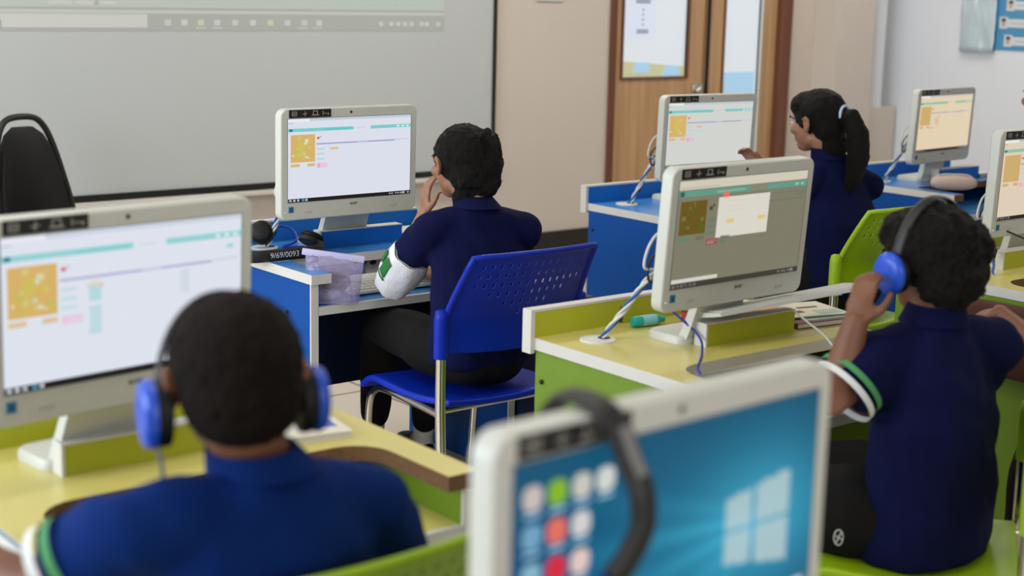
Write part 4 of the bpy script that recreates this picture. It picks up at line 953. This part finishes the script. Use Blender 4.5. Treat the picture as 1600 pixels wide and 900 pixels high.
# --- closest boy
J = dict(pelvis=(.90, 1.66, .47), chest=(.875, 1.60, .70), neck=(.845, 1.528, .962), head=(.824, 1.545, 1.058),
         shL=(.680, 1.52, .912), shR=(1.012, 1.53, .878), elL=(.598, 1.60, .838), elR=(1.125, 1.60, .665),
         wrL=(.50, 1.80, .86), wrR=(1.08, 1.83, .66), hdL=(.1, 1, -.1), pnL=(0, 0, -1), tsL=(1, .25), hdR=(-.3, 1, 0), pnR=(0, 0, -1), tsR=(-1, .3),
         hipL=(.83, 1.68, .50), hipR=(.98, 1.68, .50), knL=(.82, 2.02, .51), knR=(1.0, 2.02, .51), anL=(.82, 2.02, .11), anR=(1.0, 2.02, .11))
boyL, j, HM, bs = person('closest boy seen from behind, blue polo shirt with white and green sleeve stripes', J, SKIN, NAVY, 0, -14, -12, 0, .98, stripes='L', build=1.0, sleeve=.72)
c4 = j['head']; HM4 = HM.copy(); b4 = bs
def sh_(mb):
    T_ = lambda p: c4 + HM4 @ V(p)
    mb.ell(T_((0, -.016, .024)), (.0785, .092, .083), HAIRB, M=HM4, n=20, k=14)
    mb.ell(T_((0, -.038, -.012)), (.073, .066, .066), HAIRB, M=HM4)
    mb.ell(T_((0, .03, .05)), (.068, .055, .05), HAIRB, M=HM4)
hair(boyL, sh_, amp=.003, fr=90, m_=HAIRB, it=2)
w4 = lambda p: c4 + b4 + HM4 @ V(p)
headphones('blue headphones worn by the closest boy at left', (w4((-.086, .006, -.030)), w4((.086, .006, -.030))), w4((0, .045, .104)), cupn=(HM4 @ V((-1, 0, 0)), HM4 @ V((1, 0, 0))), rc=.036)
tag(MB().tube(crom([w4((-.095, .0, -.06)), w4((-.09, .0, -.10)), w4((-.085, .02, -.15)), w4((-.06, .08, -.2)), w4((-.04, .16, -.24))], 6), .0025, mat('grey_cable', (90, 100, 110), .5)).build('cable', None, 60), 'thin grey cable hanging from the left earcup of the closest boy', 'cable')

# --- child at the right edge: only a sliver of face shows
J = dict(pelvis=(6.02, 3.46, .52), chest=(5.97, 3.53, .76), neck=(5.90, 3.63, .96), head=(5.875, 3.685, 1.105),
         shL=(5.78, 3.60, .89), shR=(6.05, 3.60, .89), elL=(5.84, 3.66, .70), elR=(6.2, 3.7, .70),
         wrL=(5.90, 3.84, .70), wrR=(6.1, 3.84, .70), hdL=(.3, 1, 0), pnL=(0, 0, -1), tsL=(1, .3), hdR=(-.3, 1, 0), pnR=(0, 0, -1), tsR=(-1, .3),
         hipL=(5.94, 3.48, .53), hipR=(6.10, 3.48, .53), knL=(5.93, 3.84, .53), knR=(6.11, 3.84, .53), anL=(5.93, 3.9, .11), anR=(6.11, 3.9, .11))
edge, j, HM, bs = person('child at the right edge of the picture, only a sliver of face visible', J, SKIN2, NAVY2, 0, -20, 0, 0, 1.0, stripes='')
c5 = j['head']; HM5 = HM.copy()
def eh(mb):
    T_ = lambda p: c5 + HM5 @ V(p)
    mb.ell(T_((0, -.018, .028)), (.081, .094, .085), HAIR, M=HM5, n=20, k=14); mb.ell(T_((0, -.05, -.02)), (.072, .058, .060), HAIR, M=HM5)
hair(edge, eh)
# --- child beyond the right edge whose forearm reaches in
J = dict(pelvis=(3.36, 1.60, .50), chest=(3.37, 1.62, .73), neck=(3.38, 1.65, .93), head=(3.39, 1.69, 1.07),
         shL=(3.23, 1.66, .86), shR=(3.53, 1.63, .86), elL=(3.17, 1.80, .645), elR=(3.58, 1.80, .66),
         wrL=(3.16, 2.045, .775), wrR=(3.5, 1.98, .66), hdL=(.05, .9, -.25), pnL=(.2, 0, -1), tsL=(1, .9), hdR=(-.3, 1, 0), pnR=(0, 0, -1), tsR=(-1, .3),
         hipL=(3.28, 1.62, .51), hipR=(3.44, 1.62, .51), knL=(3.27, 1.98, .51), knR=(3.46, 1.98, .51), anL=(3.27, 2.0, .11), anR=(3.46, 2.0, .11))
side, j, HM, bs = person('child beyond the right edge, only a bare brown forearm reaching in', J, SKIN, NAVY2, 0, 0, 0, 0, 1.0, stripes='', build=1.05)
c6 = j['head']
hair(side, lambda mb: (mb.ell(c6+V((0, -.018, .028)), (.081, .094, .085), HAIR), mb.ell(c6+V((0, -.05, -.02)), (.072, .058, .060), HAIR)))
chair(LIME_C, 'lime green chair beyond the right edge under the child whose forearm shows', 3.36, 1.66, 0)
chair(BLUE_C, 'blue chair hidden at right edge under the child with a sliver of face', 6.02, 3.50, 0)

# headphones hanging over the corner of the closest computer
hh = thing('headphones', 'black headphones hanging over the top of the closest computer', 'headphones', (.84, .93, 1.0))
bpts = crom([(a-.84, b-.93, c-1.0) for a, b, c in ((.910, 1.085, 1.02), (.905, 1.085, 1.075), (.904, 1.064, 1.118), (.902, 1.038, 1.144), (.899, 1.0, 1.149), (.900, .968, 1.138), (.903, .948, 1.104), (.906, .935, 1.080), (.905, .930, 1.048), (.889, .930, 1.021), (.870, .930, 1.003))], 8)
MB().tube(bpts, .0085, BLACKP, n=12, flat=(1.8, .8), up=(1, 0, .3)).build('headband', hh, 60)
MB().tube([bpts[i]+V((.001, -.005, .003)) for i in range(42, 54)], .0035, mat('grey_print', (120, 118, 116), .7), n=8, flat=(2.0, .6), up=(1, 0, .3)).build('band_print', hh, 60)
for cc_, nn2 in (((.026, .0, -.034), (.5, -1, .1)), ((.07, .165, .0), (0, 1, 0))):
    q_ = V(nn2).normalized().to_track_quat('Z', 'Y').to_matrix(); c = V(cc_)
    ring = lambda rad, h: [c + q_ @ V((math.cos(g*2*PI/24)*rad, math.sin(g*2*PI/24)*rad, h)) for g in range(24)]
    cb = MB(); cb.loft([ring(.032, .004), ring(.038, .01), ring(.036, .018), ring(.02, .023)], mat('grey_cup', (60, 62, 68), .4)); cb.build('ear_cup', hh, 60)
    cb = MB(); cb.loft([ring(.030, -.012), ring(.040, -.008), ring(.040, .0), ring(.035, .006)], HPBLUE); cb.build('ear_pad', hh, 60)

# ceiling lamps as fixtures
for lx, ly in ((1.2, 4.6), (4.2, 4.6), (6.8, 4.6), (1.2, 1.9), (4.2, 1.9)):
    r = thing('ceiling_light', 'rectangular white ceiling light above the picture', 'ceiling light', (lx, ly, 2.9), 0, 'ceiling lights above the desks')
    MB().box(-.62, .62, -.27, .27, -.03, -.001, WHITEP).build('lamp_frame', r)
